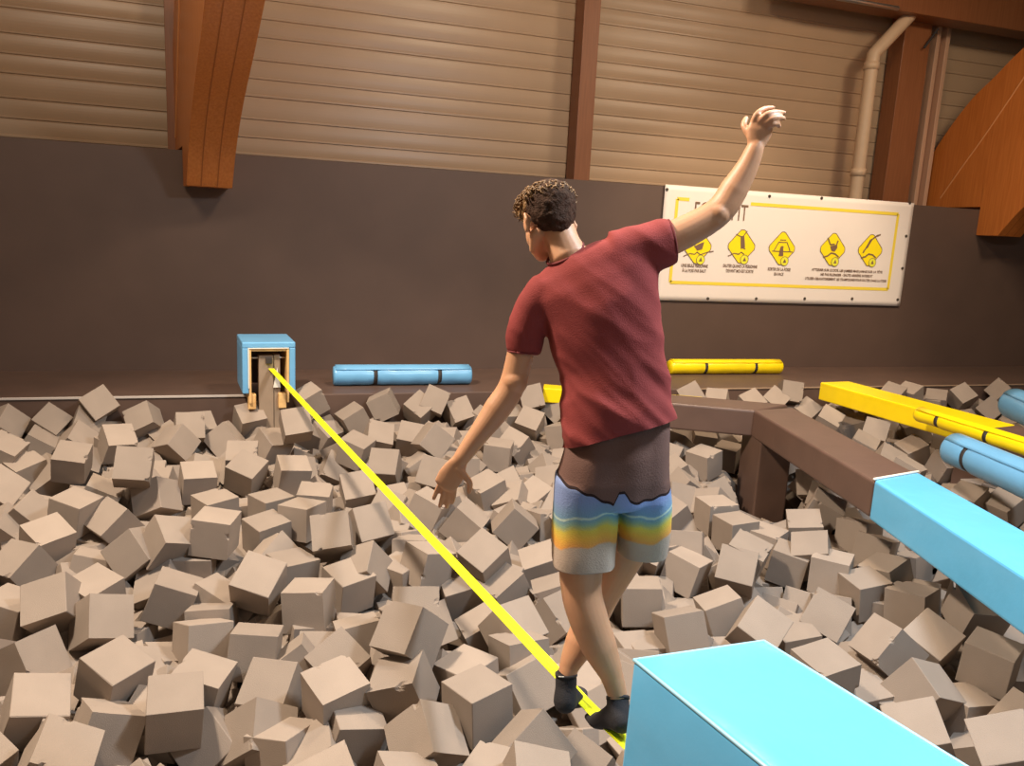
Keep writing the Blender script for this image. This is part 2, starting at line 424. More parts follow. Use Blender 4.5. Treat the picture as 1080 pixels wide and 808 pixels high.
caps = [((732, 280.5), 'UNE SEULE PERSONNE\nÀ LA FOIS PAR SAUT', 28), ((780, 281), 'SAUTER QUAND LA PERSONNE\nDEVANT MOI EST SORTIE', 36),
        ((821, 284.3), 'SORTIR DE LA FOSSE\nEN FACE', 24), ((893, 285.6), 'ATTERRIR SUR LE DOS, LES JAMBES MAIS JAMAIS SUR LA TÊTE\nNE PAS PLONGER - SAUTS ARRIÈRE INTERDIT\nUTILISER OBLIGATOIREMENT LES TRAMPOLINES POUR SAUTER DANS LA FOSSE', 86)]
for (px, py), s, wpx in caps:
    py += 1.3
    x, z = bpt(px, py); wd = bpt(px+wpx/2, py)[0]-bpt(px-wpx/2, py)[0]
    if wpx < 80: text('caption_lettering', s, x, z, .04, .5, M['ink'], ban, width=wd, sl=1.12)
    else:
        ls = s.split('\n')
        for k, (l_, f_) in enumerate(zip(ls, (.87, .64, 1))): text('caption_lettering', l_, x, z-.06*k, .033, .5, M['ink'], ban, width=wd*f_)
def diamond(px, py, pic):
    x, z = bpt(px, py); h = .215
    bm = bmesh.new(); pts = []
    for k in range(4):
        a0 = pi/2*k
        for da in (-9, -3, 3, 9):
            a = a0+R(da); rr = h*(1-.0022*abs(da)); pts.append((x+rr*cos(a)*.93, z+rr*sin(a)))
    prism(bm, pts, 'Y', FRONT, FRONT+.004)
    s = link_mesh('warning_diamond', bm, M['sign_yellow'], ban)
    bm = bmesh.new(); n = len(pts)
    for i in range(n): strip(bm, *pts[i], *pts[(i+1) % n], .009, FRONT-.002)
    link_mesh('outline', bm, M['ink'], s)
    bm = bmesh.new(); cx, cz = x+.06, z-.165
    prism(bm, [(cx+.058*cos(a*pi/10), cz+.058*sin(a*pi/10)) for a in range(20)], 'Y', FRONT-.004, FRONT-.001)
    link_mesh('badge', bm, M['badge'], s)
    bm = bmesh.new()
    for a in range(20): strip(bm, cx+.06*cos(a*pi/10), cz+.06*sin(a*pi/10), cx+.06*cos((a+1)*pi/10), cz+.06*sin((a+1)*pi/10), .007, FRONT-.005)
    prism(bm, [(cx-.024, cz-.02), (cx+.026, cz-.02), (cx+.002, cz+.03)], 'Y', FRONT-.006, FRONT-.004)
    for a, b in pic['lines']: strip(bm, x+a[0], z+a[1], x+b[0], z+b[1], pic.get('w', .012), FRONT-.004)
    for poly in pic.get('polys', []): prism(bm, [(x+u, z+v) for u, v in poly], 'Y', FRONT-.005, FRONT-.002)
    link_mesh('pictogram', bm, M['ink'], s)
wave = [((-.19, -.13), (-.1, -.09)), ((-.1, -.09), (-.03, -.1)), ((-.03, -.1), (0, -.07)), ((0, -.07), (.05, -.1)), ((.05, -.1), (.17, -.06)), ((.17, -.06), (.24, -.05))]
bump_ = [((-.14, -.11), (-.07, -.09)), ((-.07, -.09), (-.02, -.05)), ((-.02, -.05), (.05, -.06)), ((.05, -.06), (.11, -.1))]
diamond(735, 260, dict(lines=wave+[((-.12, .12), (-.03, .0)), ((.02, .1), (.08, .12))], polys=[[(-.05, .0), (.0, -.05), (.07, -.03), (.09, .06), (.03, .04)]]))
diamond(781.5, 260, dict(lines=wave[:4]+[((-.1, .15), (0, .12)), ((0, .12), (.06, .2)), ((-.01, -.01), (.06, -.03))], polys=[[(-.03, .13), (.02, .14), (.04, .05), (.05, -.01), (-.01, -.03), (-.02, .04)]]))
diamond(824, 262, dict(lines=[((-.06, .08), (.07, .08)), ((-.06, .08), (-.12, -.03)), ((.07, .08), (.13, -.03)), ((-.15, -.04), (.17, -.04)), ((-.04, .11), (.05, .11))], polys=[[(-.04, -.1), (.03, -.1), (.02, 0), (.02, .03), (-.02, .03), (-.03, 0)]]))
diamond(877.5, 263, dict(lines=bump_+[((-.1, .15), (-.05, .06)), ((-.05, .06), (.02, .07)), ((.07, .12), (.05, .05))], polys=[[(-.05, .04), (-.02, -.02), (.03, -.03), (.07, .02), (.06, .07), (.0, .05)]], w=.02))
diamond(917, 264, dict(lines=bump_+[((-.12, -.04), (-.07, .04)), ((-.07, .04), (-.02, .13)), ((-.02, .13), (.08, .2)), ((.08, .2), (.14, .22))], polys=[[(-.08, .03), (-.03, .14), (.03, .17), (-.02, .09), (-.05, .03)]], w=.02))
for px, py in ((693, 314), (746, 315), (797, 315), (848, 315), (898, 315), (946, 316), (811, 207), (866, 209), (955, 249), (951, 283), (703, 200), (959, 214)):
    x, z = bpt(px, py); bm = bmesh.new()
    tube(bm, [(x, FRONT+.004, z), (x, FRONT-.004, z)], .02, 12, cap=False); link_mesh('eyelet', bm, M['eyelet'], ban)

# ------------------------------------------------------------ anchor box with slackline post
BXR = R(9.8)
bc = onz(255, 361, .895).lerp(onz(312, 361, .895), .5)
bc = Vector((bc.x, bc.y, 0))
ab = root('anchor_box', 'light blue padded anchor box with open plywood front at the pit edge, far left', 'box', (bc.x, bc.y, .35), rz=BXR*.55)
w2, dp, zt, zb = .235, .56, .545, .07
# padded cover: front rim (top, left, right), top slab, side slabs, back
bm = bmesh.new(); box(bm, -w2, w2, 0, dp, zt-.055, zt, .012); link_mesh('padded_top', bm, M['blue_roll'], ab)
for s in (-1, 1):
    bm = bmesh.new(); x0_, x1_ = (-w2, -w2+.058) if s < 0 else (w2-.058, w2)
    box(bm, x0_, x1_, .002, dp, zb, zt-.05, .012); link_mesh('padded_side', bm, M['blue_roll'], ab)
bm = bmesh.new(); box(bm, -w2+.05, w2-.05, dp-.04, dp, zb, zt-.05, .005); link_mesh('back_board', bm, M['brown_vinyl'], ab)
bm = bmesh.new()
box(bm, -w2+.058, -w2+.078, .0, dp-.04, -.02, zt-.055, .002); box(bm, w2-.078, w2-.058, .0, dp-.04, -.02, zt-.055, .002)
box(bm, -w2+.078, w2-.078, .01, dp-.04, zt-.085, zt-.055, .002)
link_mesh('plywood_frame', bm, M['plywood'], ab)
bm = bmesh.new(); box(bm, -w2+.05, -w2+.062, -.006, .01, zb+.05, zt-.06, .002); box(bm, -w2+.05, w2-.058, -.006, .01, zt-.06, zt-.052, .002)
link_mesh('white_piping', bm, M['white_plate'], ab)
bm = bmesh.new(); box(bm, -.085, .045, .06, .16, -.9, zt-.135, .004); box(bm, .05, .105, .07, .2, -.9, zt-.13, .004)
link_mesh('anchor_post', bm, M['post_board'], ab)
bm = bmesh.new(); tube(bm, [(-w2+.06, .11, zt-.16), (w2-.07, .11, zt-.16)], .009, 10); link_mesh('steel_rod', bm, M['steel'], ab, True)
bm = bmesh.new(); prism(bm, [(.04, zt-.43), (.105, zt-.43), (.075, zt-.24)], 'Y', .04, .055); link_mesh('white_plate', bm, M['white_plate'], ab)
for x in (-.15, .12):
    bm = bmesh.new(); box(bm, x-.035, x+.035, .02, .1, -.08, .06, .006); link_mesh('wood_block', bm, M['plywood'], ab)
bm = bmesh.new(); box(bm, -.025, .03, .03, .09, zt-.205, zt-.15, .004); link_mesh('ratchet', bm, M['black_strap'], ab)

# ------------------------------------------------------------ slackline
g1 = Vector(onz(287, 389, .68)); g1 = ony(286, 389, bc.y+.06)
near_end = Vector((1.17, 1.79, .41))
def line_pt(y):
    a, b = g1, Vector((1.080, 2.242, .42))
    if y >= b.y: t = (y-b.y)/(a.y-b.y); return b.lerp(a, t)
    t = (y-near_end.y)/(b.y-near_end.y); return near_end.lerp(b, t)
bm = bmesh.new(); st = bmesh.new()
ys = [near_end.y+(g1.y-near_end.y)*i/60 for i in range(61)]
d = (g1-near_end); side = Vector((d.y, -d.x, 0)).normalized()
prev = None
for y in ys:
    p = line_pt(y); s = side
    ring = [bm.verts.new(p+s*a+Z*b) for a, b in ((-.025, 0), (.025, 0), (.025, .003), (-.025, .003))]
    if prev:
        for i in range(4): bm.faces.new((prev[i], prev[(i+1) % 4], ring[(i+1) % 4], ring[i]))
    prev = ring
sl = link_mesh('slackline', bm, M['webbing'])
tag(sl, 'bright yellow flat slackline webbing stretched from the blue anchor box to the man\'s feet', 'slackline')
prev = None
for y in ys:
    p = line_pt(y)+Z*.0035; ring = [st.verts.new(p-side*.003), st.verts.new(p+side*.003)]
    if prev: st.faces.new((prev[0], prev[1], ring[1], ring[0]))
    prev = ring
link_mesh('centre_stripe', st, M['web_line'], sl)

# ------------------------------------------------------------ padded beams and platform
def quadbox(pts, ztop, zbot, bev=.012, flare=.07):
    bm = bmesh.new(); c = sum((Vector(p) for p in pts), Vector())/len(pts)
    t = [Vector((p[0], p[1], ztop)) for p in pts]
    b = [Vector((p[0]+(p[0]-c.x)*flare, p[1]+(p[1]-c.y)*flare, zbot)) for p in pts]
    return hexa(bm, b, t, bev)
def rel(pts, o): return [Vector((p[0]-o[0], p[1]-o[1], 0)) for p in pts]
zp = .84
A_, B_ = onz(667, 694, zp), onz(805, 674, zp); D_ = onz(807, 808, zp); E_ = onz(1022, 808, zp)
dirL = (D_-A_); dirR = (E_-B_)
dd = ((dirL.normalized()+dirR.normalized())/2).normalized()
nearL, nearR = A_+dirL*2.1, B_+dirR*1.9
o0 = ((A_+B_+nearL+nearR)/4); o0 = (o0.x, o0.y, 0)
pf = root('padded_platform', 'large bright blue vinyl-covered padded platform in the right foreground beside the man\'s feet', 'platform', (o0[0], o0[1], -.5))
bm = quadbox(rel([nearL, nearR, B_, A_], o0), zp+.5, -.3, .016)
bmesh.ops.subdivide_edges(bm, edges=[e for e in bm.edges if e.calc_length() > .3], cuts=8, use_grid_fill=True)
link_mesh('padded_cover', bm, M['blue_vinyl'], pf, True)
def seam(bm, pts, r=.006): tube(bm, pts, r, 8)
q = [v+Vector((0, 0, zp+.5)) for v in rel([nearR, B_, A_, nearL], o0)]
cc = sum(q, Vector())/4
q = [v+(cc-v).normalized()*.006+Vector((0, 0, -.004)) for v in q]
for a, b in zip(q, q[1:]):
    bm = bmesh.new(); tube(bm, [a, b], .005, 8); link_mesh('edge_piping', bm, mat('light_blue_piping', srgb(150, 200, 222), .4) if 'light_blue_piping' not in bpy.data.materials else bpy.data.materials['light_blue_piping'], pf, True)
bm = bmesh.new(); qq = rel([nearL.lerp(A_, .06), nearR.lerp(B_, .06), B_.lerp(nearR, .05), A_.lerp(nearL, .05)], o0)
hexa(bm, [Vector((p.x*.85, p.y*.9, -.6)) for p in qq], [Vector((p.x*.85, p.y*.9, -.28)) for p in qq]); link_mesh('platform_foot', bm, M['pit_floor'], pf)

# brown beam with blue end
bz = .55
L0, L1, L2, L3 = onz(795, 432, bz), onz(922, 507, bz), onz(1080, 609, bz), None
Rr0, Rr1, Rr2 = onz(836, 429, bz), onz(968, 499, bz), onz(1080, 561, bz)
dl = (L2-L0).normalized()
L3 = L2+(L2-L1).normalized()*.9; Rr3 = Rr2+(Rr2-Rr1).normalized()*.9
o0 = ((L0.x+Rr3.x)/2, (L0.y+Rr3.y)/2, 0)
bb = root('padded_beam', 'long padded beam, brown vinyl with a light blue near end, crossing the pit at right', 'beam', (o0[0], o0[1], 0))
def soft(o, lv=2):
    return o
bm = bmesh.new()
def beam_seg(a, b, c, d_, z1, z0, bev=.02):
    bm = bmesh.new(); q = rel([a, b, c, d_], o0); hexa(bm, [Vector((v.x, v.y, z0)) for v in q], [Vector((v.x, v.y, z1)) for v in q], bev); return bm
link_mesh('brown_cover', beam_seg(L1, Rr1, Rr0, L0, bz-.004, bz-.25), M['brown_vinyl'], bb)
link_mesh('blue_cover', beam_seg(L3, Rr3, Rr1, L1, bz+.008, bz-.262), M['blue_vinyl'], bb)
bm = bmesh.new(); q = rel([L1, Rr1], o0)
tube(bm, [q[0]+Vector((0, 0, bz+.01)), q[1]+Vector((0, 0, bz+.01))], .009, 8); link_mesh('white_seam', bm, M['white_plate'], bb, True)
# support post of the beam
pc = L0.lerp(L1, .12)
def rel1(p): return Vector((p.x-o0[0], p.y-o0[1], 0))
dl = (L1-L0).normalized(); nr = Vector((-dl.y, dl.x, 0))
if nr.dot(Rr0-L0) < 0: nr = -nr
pb = L0.lerp(L1, .10)+nr*.012; pa = pb-dl*.44; pd = pb+nr*.29
bm = bmesh.new(); q = [rel1(v) for v in (pb, pd, pa+pd-pb, pa)]
hexa(bm, [Vector((v.x, v.y, -1.19)) for v in q], [Vector((v.x, v.y, bz-.24)) for v in q], .015); link_mesh('support_post', bm, M['brown_vinyl'], bb)
# cross beam behind the man
X0 = onz(795, 432, bz); X1 = onz(700, 423.6, bz); xd = (X1-X0).normalized(); xn = Vector((-xd.y, xd.x, 0))
if xn.y < 0: xn = -xn
X1 = X0+xd*1.55
o0 = (X0.x, X0.y, 0)
cb = root('cross_beam', 'brown padded beam running behind the man\'s hip and joining the long beam', 'beam', (X0.x, X0.y, 0))
link_mesh('brown_cover', beam_seg(X1, X0-xd*.02, X0+xn*.42-xd*.35, X1+xn*.42, bz-.006, bz-.25), M['brown_vinyl'], cb)
bm = bmesh.new(); q = [rel1(v) for v in (X1, X1-xd*.2, X1-xd*.2+xn*.34, X1+xn*.34)]
hexa(bm, [Vector((v.x, v.y, -1.19)) for v in q], [Vector((v.x, v.y, bz-.24)) for v in q], .01); link_mesh('support_post', bm, M['brown_vinyl'], cb)
# yellow beam at right
yz = .5
Y0, Y1 = onz(865, 403, yz), onz(895, 402, yz); Y2, Y3 = onz(1043, 451, yz), onz(1071, 448, yz)
o0 = ((Y0.x+Y3.x)/2, (Y0.y+Y3.y)/2, 0)
yb = root('yellow_beam', 'bright yellow padded beam lying across the cubes at right with a brown end', 'beam', (o0[0], o0[1], 0))
link_mesh('yellow_cover', beam_seg(Y2, Y3, Y1, Y0, yz, yz-.2, .015), M['yellow_vinyl'], yb)
e = (Y2-Y0).normalized()
link_mesh('brown_end', beam_seg(Y2+e*1.6, Y3+e*1.6, Y3, Y2, yz-.004, yz-.196, .015), M['brown_vinyl'], yb)
bm = bmesh.new(); q = [rel1(v) for v in (Y2, Y3, Y3-e*.3, Y2-e*.3)]
hexa(bm, [Vector((v.x*.97, v.y, -1.19)) for v in q], [Vector((v.x*.97, v.y, yz-.19)) for v in q], .01); link_mesh('support_post', bm, M['brown_vinyl'], yb)
# small yellow beam behind the man
K0, K1 = onz(573, 409.5, .42), onz(742, 420, .42)
kd = (K1-K0).normalized(); kn = Vector((-kd.y, kd.x, 0)); o0 = (K0.x, K0.y, 0)
kb = root('short_yellow_beam', 'yellow padded beam just behind the man, showing either side of his shirt', 'beam', (K0.x, K0.y, 0))
link_mesh('yellow_cover', beam_seg(K0, K1, K1+kn*.07, K0+kn*.24, .42, .27, .01), M['yellow_vinyl'], kb)
bm = bmesh.new(); q = [rel1(v) for v in (K0+kd*.3, K0+kd*.5, K0+kd*.5+kn*.15, K0+kd*.3+kn*.15)]
hexa(bm, [Vector((v.x, v.y, -1.19)) for v in q], [Vector((v.x, v.y, .28)) for v in q], .01); link_mesh('support_post', bm, M['brown_vinyl'], kb)

# ------------------------------------------------------------ padded rolls
def roll(a, b, r, m, label, straps, group, flap=True):
    a, b = Vector(a), Vector(b); t = root('padded_roll', label, 'pad roll', a, group)
    d = b-a; n = d.normalized()
    bm = bmesh.new(); ns = 36; pts = [d*(i/ns) for i in range(ns+1)]; rad = []
    cuts = [0]+straps+[1]; Ltot = d.length
    for i in range(ns+1):
        u = i/ns; ds = min(abs(u-s) for s in straps)*Ltot if straps else 9
        rad.append(r*(1-.1*math.exp(-(ds/.03)**2)))
    nd = d.normalized()
    pts = [pts[0]-nd*.006]+[pts[0]+nd*.012]+pts[1:-1]+[pts[-1]-nd*.012]+[pts[-1]+nd*.006]; rad = [r*.9, r]+rad[1:-1]+[r, r*.9]
    tube(bm, pts, rad, 28, cap=False)
    for v in bm.verts:
        v.co += Vector((0, 0, 1))*(.006*noise.noise(v.co*9+a))+n.orthogonal()*0
    link_mesh('roll_body', bm, m, t, True)
    if flap:
        bm = bmesh.new(); o_ = (Vector((0, 0, 1))-n*n.z).normalized(); sd = o_.cross(n)
        # overlapping outer flap, a lip along the roll
        ps = []
        for ang in range(60, 150, 10): ps.append(o_*sin(R(ang))*(r+.004)+sd*cos(R(ang))*(r+.004))
        A = [[bm.verts.new(d*(.01+.98*i/10)+p) for p in ps] for i in range(11)]
        for i in range(10):
            for j in range(len(ps)-1): bm.faces.new((A[i][j], A[i+1][j], A[i+1][j+1], A[i][j+1]))
        fo = link_mesh('outer_flap', bm, m, t, True); md = fo.modifiers.new('s', 'SOLIDIFY'); md.thickness = .006
    for s in straps:
        c = d*s; bm = bmesh.new()
        tube(bm, [c-n*.02, c+n*.02], r*.955, 28, cap=False); link_mesh('strap', bm, M['black_strap'], t, True)
    return t
zr = LZ+.1
a, b = onz(352, 396, LZ+.104), onz(498, 397, LZ+.104)
roll((a.x, a.y, LZ+.104), (b.x, a.y, LZ+.104), .102, M['blue_roll'], 'light blue padded roll with two black straps lying along the dark wall', [.29, .76], 'padded rolls')
a, b = onz(706, 387, LZ+.09), onz(830, 389, LZ+.09)
roll((a.x, a.y, LZ+.09), (b.x, a.y-.02, LZ+.09), .088, M['yellow_vinyl'], 'yellow padded roll with two black straps on the ledge under the banner', [.30, .75], 'padded rolls')
a, b = onz(969, 437, .49), onz(1079, 471, .49); dr = (b-a)
roll(a, a+dr*1.7, .068, M['yellow_vinyl'], 'thin yellow padded roll lying beside the yellow beam, second strap near frame edge', [.14, .42, .8], 'padded rolls')
a, b = onz(1002, 472, .37), onz(1081, 506, .37); dr = (b-a)
roll(a+dr.normalized()*.05, a+dr*2.0, .134, M['blue_roll'], 'thick light blue padded roll with a black strap above the blue beam end', [.16, .7], 'padded rolls')
a, b = onz(1069, 426, .42), onz(1101, 440, .42); dr = (b-a).normalized()
roll(a, a+dr*1.9, .165, M['blue_roll'], 'grey-blue padded roll cut off by the right edge above the thick roll', [.5], 'padded rolls')

# ------------------------------------------------------------ the man
def Wd(px): return px/343.0
man = root('person', 'man in burgundy t-shirt and sunset-striped shorts balancing on the slackline, right arm raised', 'person', (1.09, 2.25, .42))
O = Vector((1.09, 2.25, .42))
def Q(px, py, g): return P(px, py, g)-O
body = bmesh.new()
GU = G.copy()
# torso core (inside the shirt)
def ringc(pl, pr, g, dpt, shrink=1.0, pw=2.3, tilt=0):
    a, b = Q(*pl, g), Q(*pr, g); c = (a+b)/2; u = (b-a)/2*shrink
    ax = (G+Z*tilt).normalized(); v = (ax-u.normalized()*ax.dot(u.normalized())).normalized()*dpt
    return (c, u, v, pw)
core = [ringc((592, 505), (706, 505), 2.48, .10, .8), ringc((592, 470), (708, 448), 2.48, .105, .82), ringc((594, 425), (703, 405), 2.49, .095, .84),
        ringc((592, 390), (696, 358), 2.51, .10, .86), ringc((577, 350), (690, 290), 2.53, .105, .86), ringc((560, 318), (690, 252), 2.55, .095, .86),
        ringc((572, 296), (668, 252), 2.56, .062, .80), ringc((586, 276), (616, 260), 2.565, .05, 1)]
loft(body, core)
# neck and head
nb, nt = Q(600, 272, 2.56), Q(587, 240, 2.60)
tube(body, [nb, nb.lerp(nt, .5), nt], [.062, .054, .056], 20)
hc = Q(578, 229, 2.615)                                  # centre of the skull
fdir = (G*.80 - R0*.42 - Z*.42).normalized()             # where he looks: ahead, left and down at the line
sdir = fdir.cross(Z).normalized(); sdir = (sdir-Z*.06).normalized(); udir = sdir.cross(fdir).normalized()
HM = Matrix((sdir, fdir, udir)).transposed()
def hp(x, y, z): return hc + sdir*x + fdir*y + udir*z
def hball(bm, x, y, z, r, seg=20): ball(bm, hp(x, y, z), r, seg, HM)
hball(body, 0, -.012, .02, (.077, .093, .088), 28)
hball(body, 0, .045, -.045, (.058, .052, .066), 24)      # face
hball(body, 0, .062, -.098, (.032, .03, .022))           # chin
tube(body, [hp(-.05, .0, -.065), hp(-.035, .045, -.095), hp(0, .07, -.105)], [.022, .02, .02], 12)
tube(body, [hp(.05, .0, -.065), hp(.035, .045, -.095), hp(0, .07, -.105)], [.022, .02, .02], 12)
tube(body, [hp(0, .088, .0), hp(0, .104, -.03), hp(0, .110, -.045)], [.008, .011, .013], 12)     # nose
hball(body, .011, .1, -.046, (.009, .01, .007), 12); hball(body, -.011, .1, -.046, (.009, .01, .007), 12)
tube(body, [hp(-.04, .078, .012), hp(0, .088, .014), hp(.04, .078, .012)], [.009, .01, .009], 12)   # brow
tube(body, [hp(-.02, .09, -.068), hp(0, .097, -.069), hp(.02, .09, -.068)], [.006, .008, .006], 10)  # lips
tube(body, [hp(-.018, .089, -.078), hp(0, .096, -.079), hp(.018, .089, -.078)], [.005, .008, .005], 10)
for s in (-1, 1):                                        # ears
    hball(body, s*.079, .005, -.03, (.008, .019, .031), 16)
    tube(body, [hp(s*.078, .012, -.012), hp(s*.090, -.010, -.004), hp(s*.092, -.018, -.026), hp(s*.084, -.004, -.058)], [.006, .006, .006, .007], 10)
# left arm (lowered)
def limb(bm, pts, rad, n=5, seg=20):
    tube(bm, spline(pts, n), interp(rad, n), seg)
shL, elL, wrL = Q(566, 314, 2.545), Q(541, 404, 2.53), Q(486, 484, 2.47)
limb(body, [shL, Q(554, 350, 2.54), elL, Q(524, 432, 2.515), Q(505, 458, 2.49), wrL], [.052, .0435, .043, .044, .034, .026])
ball(body, Q(543, 403, 2.52), .042)
palmL = Q(475, 503, 2.465)
tube(body, [wrL, wrL.lerp(palmL, .5), palmL, palmL.lerp(Q(469, 512, 2.46), 1)], [(.024, .024), (.036, .018), (.042, .017), (.038, .014)], 16, up=G)
fl = .0088
for k, (b0, m1, tp) in enumerate([((479, 507, 2.464), (479, 520, 2.47), (477, 530, 2.49)), ((474.5, 509, 2.465), (473, 523, 2.475), (471, 535, 2.50)),
                                  ((470, 509, 2.465), (467, 523, 2.475), (464, 534, 2.50)), ((466, 507, 2.47), (461, 517, 2.48), (457.5, 526, 2.50))]):
    limb(body, [Q(*b0), Q(*m1), Q(*tp)], [.0098, .0088, .0072], 4, 10)
limb(body, [Q(483, 494, 2.46), Q(491, 503, 2.455), Q(495.5, 510, 2.46), Q(495, 519, 2.47)], [.015, .0115, .0105, .008], 4, 12)
# right arm (raised)
shR, elR, wrR = Q(688, 260, 2.55), Q(757, 224, 2.555), Q(797, 155, 2.56)
limb(body, [shR, Q(722, 245, 2.55), elR, Q(774, 200, 2.56), Q(788, 176, 2.56), wrR], [.055, .052, .046, .044, .034, .026])
ball(body, Q(757, 226, 2.54), .038)
pc_ = Q(801.5, 138, 2.56)
tube(body, [wrR, Q(799, 147, 2.56), pc_, Q(803, 130, 2.565)], [(.025, .020), (.035, .017), (.040, .015), (.036, .011)], 18, up=G)
for pts, rr in (([(794, 130, 2.565), (798, 120.5, 2.56), (806, 115, 2.575), (815.5, 113.5, 2.60)], (.0100, .0094, .0086, .0070)),
            ([(800, 129, 2.56), (808, 121.5, 2.545), (817, 118.5, 2.555), (827, 119, 2.58)], (.0112, .0104, .0094, .0072)),
            ([(805, 131, 2.555), (812.5, 126.5, 2.54), (819.5, 124, 2.545), (827, 125, 2.565)], (.0108, .0100, .0092, .0072)),
            ([(809, 135, 2.555), (814.5, 131.5, 2.54), (819.5, 130.5, 2.55), (822, 133.5, 2.575)], (.0100, .0092, .0082, .0066))):
    limb(body, [Q(*p) for p in pts], list(rr), 4, 12)
limb(body, [Q(794, 146, 2.565), Q(787.5, 138, 2.575), Q(784.5, 131, 2.59), Q(787, 124.5, 2.61)], [.0145, .0115, .0100, .0078], 4, 12)
# legs
hipL, hipR = Q(622, 520, 2.46), Q(676, 520, 2.49)
knL = Q(613, 620, 2.40)
limb(body, [hipL, Q(614, 575, 2.42), knL, Q(620, 650, 2.385), Q(632, 682, 2.375), Q(645, 712, 2.37), Q(651.5, 736, 2.365), Q(652, 752, 2.365)],
     [.085, .077, .066, .064, .058, .038, .0305, .034], 5, 24)
knR = Q(637, 622, 2.60)
limb(body, [hipR, Q(663, 570, 2.57), knR, Q(622, 655, 2.56), Q(611, 680, 2.53), Q(600, 704, 2.50), Q(597, 722, 2.485), Q(597, 735, 2.485)],
     [.086, .078, .062, .056, .052, .034, .030, .034], 5, 24)
# feet inside the socks
def foot(bm, ank, heel, ball_, toe, k=1.0):
    tube(bm, [ank, heel.lerp(ank, .5), heel], [.031*k, .034*k, .035*k], 16)
    tube(bm, [heel, heel.lerp(ball_, .5)+Z*.016, ball_, toe], [(.033*k, .032*k), (.034*k, .036*k), (.046*k, .024*k), (.036*k, .015*k)], 16, up=Z)
ankL, heelL, ballL, toeL = Q(652, 746, 2.35), Q(656, 761, 2.31), Q(636, 760, 2.40), Q(628, 755, 2.47)
ankR, heelR, ballR, toeR = Q(597, 724, 2.485), Q(596, 741, 2.46), Q(604, 738, 2.545), Q(608, 728, 2.63)
foot(body, ankL, heelL, ballL, toeL); foot(body, ankR, heelR, ballR, toeR)
bm = fuse(body, .0040, 4, .5)
bo = link_mesh('body', bm, M['skin'], man, True)

# socks
for ank, heel, bl, te, top, fl_ in ((ankL, heelL, ballL, toeL, Q(651.5, 738, 2.365), 1), (ankR, heelR, ballR, toeR, Q(597, 713, 2.493), 1)):
    bm = bmesh.new(); foot(bm, ank, heel, bl, te, 1.16)
    tube(bm, [top, top.lerp(ank, .5), ank], [.037, .037, .037], 18)
    bm = fuse(bm, .0055, 4)
    so = link_mesh('black_sock', bm, M['sock'], man, True)
    bm = bmesh.new(); t = (top-ank).normalized(); tube(bm, [top-t*.004+Z*.006, top+t*.005+Z*.006], .0385, 20, cap=False); link_mesh('sock_cuff', bm, M['sole'], so, True)
# small white mark on the far sock cuff
bm = bmesh.new(); c = Q(592, 714, 2.452); tube(bm, [c-R0*.008, c+R0*.008], .002, 6); link_mesh('cuff_mark', bm, M['tab'], man)

# t-shirt
sh = bmesh.new()
SR = [ringc((594, 500), (716, 474), 2.48, .132, 1, 2.3), ringc((593, 481), (715, 452), 2.48, .132, 1, 2.3), ringc((591.5, 470), (715, 436), 2.48, .134, 1, 2.3), ringc((593, 448), (711, 418), 2.48, .126, 1, 2.3), ringc((592, 425), (706, 400), 2.49, .118, 1, 2.3),
      ringc((591, 395), (700, 365), 2.505, .118, 1, 2.3), ringc((583, 368), (696, 328), 2.52, .122, 1, 2.3), ringc((574, 345), (694, 292), 2.535, .122, 1, 2.3), ringc((558, 322), (696, 262), 2.55, .112, 1, 2.3),
      ringc((558, 303), (688, 243), 2.56, .095, 1, 2.2), ringc((569, 288), (662, 246), 2.565, .078, .98, 2.1), ringc((578, 277), (630, 255), 2.57, .062, .98, 2)]
loft(sh, SR, 48)
tube(sh, spline([Q(580, 306, 2.55), Q(565, 322, 2.545), Q(555.5, 346, 2.54), Q(552, 372, 2.537)], 4), interp([.068, .066, .060, .053], 4), 24, cap=False)
tube(sh, spline([Q(650, 272, 2.55), Q(674, 264, 2.548), Q(696, 257, 2.55), Q(709, 254, 2.55)], 4), interp([.086, .083, .079, .072], 4), 24, cap=False)
bm = fuse(sh, .008, 10, .5)
bm.normal_update()
axis_t = (Q(600, 268, 2.56)-Q(650, 470, 2.48)).normalized()
for v in bm.verts:
    p = v.co; h = p.dot(axis_t)
    q_ = Vector((p.dot(R0), p.dot(G), p.z))
    # diagonal drag folds from the raised shoulder to the opposite hip, and bunching at the waist
    dgl = q_.x*.75+q_.z*.9
    per = q_.x*.9-q_.z*.75
    low = min(1, max(0, (1.35-q_.z)/.5))
    f1 = (.5-abs(noise.noise(Vector((dgl*9, per*2.2, q_.y*2.5)))))*.042*(.35+.9*low)
    f2 = (.4-abs(noise.noise(Vector((per*3, dgl*17, q_.y*4+5)))))*.020*(.25+low)
    f3 = noise.noise(q_*6)*.010-.011*(.4+low)
    v.co += v.normal*(f1+f2+f3)
bmesh.ops.smooth_vert(bm, verts=bm.verts[:], factor=.4, use_axis_x=True, use_axis_y=True, use_axis_z=True)
def cut(bm, p, no, test=lambda v: True):
    g_ = [f for f in bm.faces if test(f.calc_center_median())]
    es = {e for f in g_ for e in f.edges}; vs_ = {v for f in g_ for v in f.verts}
    bmesh.ops.bisect_plane(bm, geom=g_+list(es)+list(vs_), plane_co=p, plane_no=no, clear_outer=True, clear_inner=False)
ha, hb_, hc_ = Q(591, 473, 2.48), Q(714, 440, 2.48), Q(650, 462, 2.34)
no = (hb_-ha).cross(hc_-ha).normalized()
if no.z > 0: no = -no
cut(bm, ha, no, lambda c: c.z < 1.6 and abs((c-ha).dot(no)) < .12)
so = link_mesh('t_shirt', bm, M['shirt'], man, True)
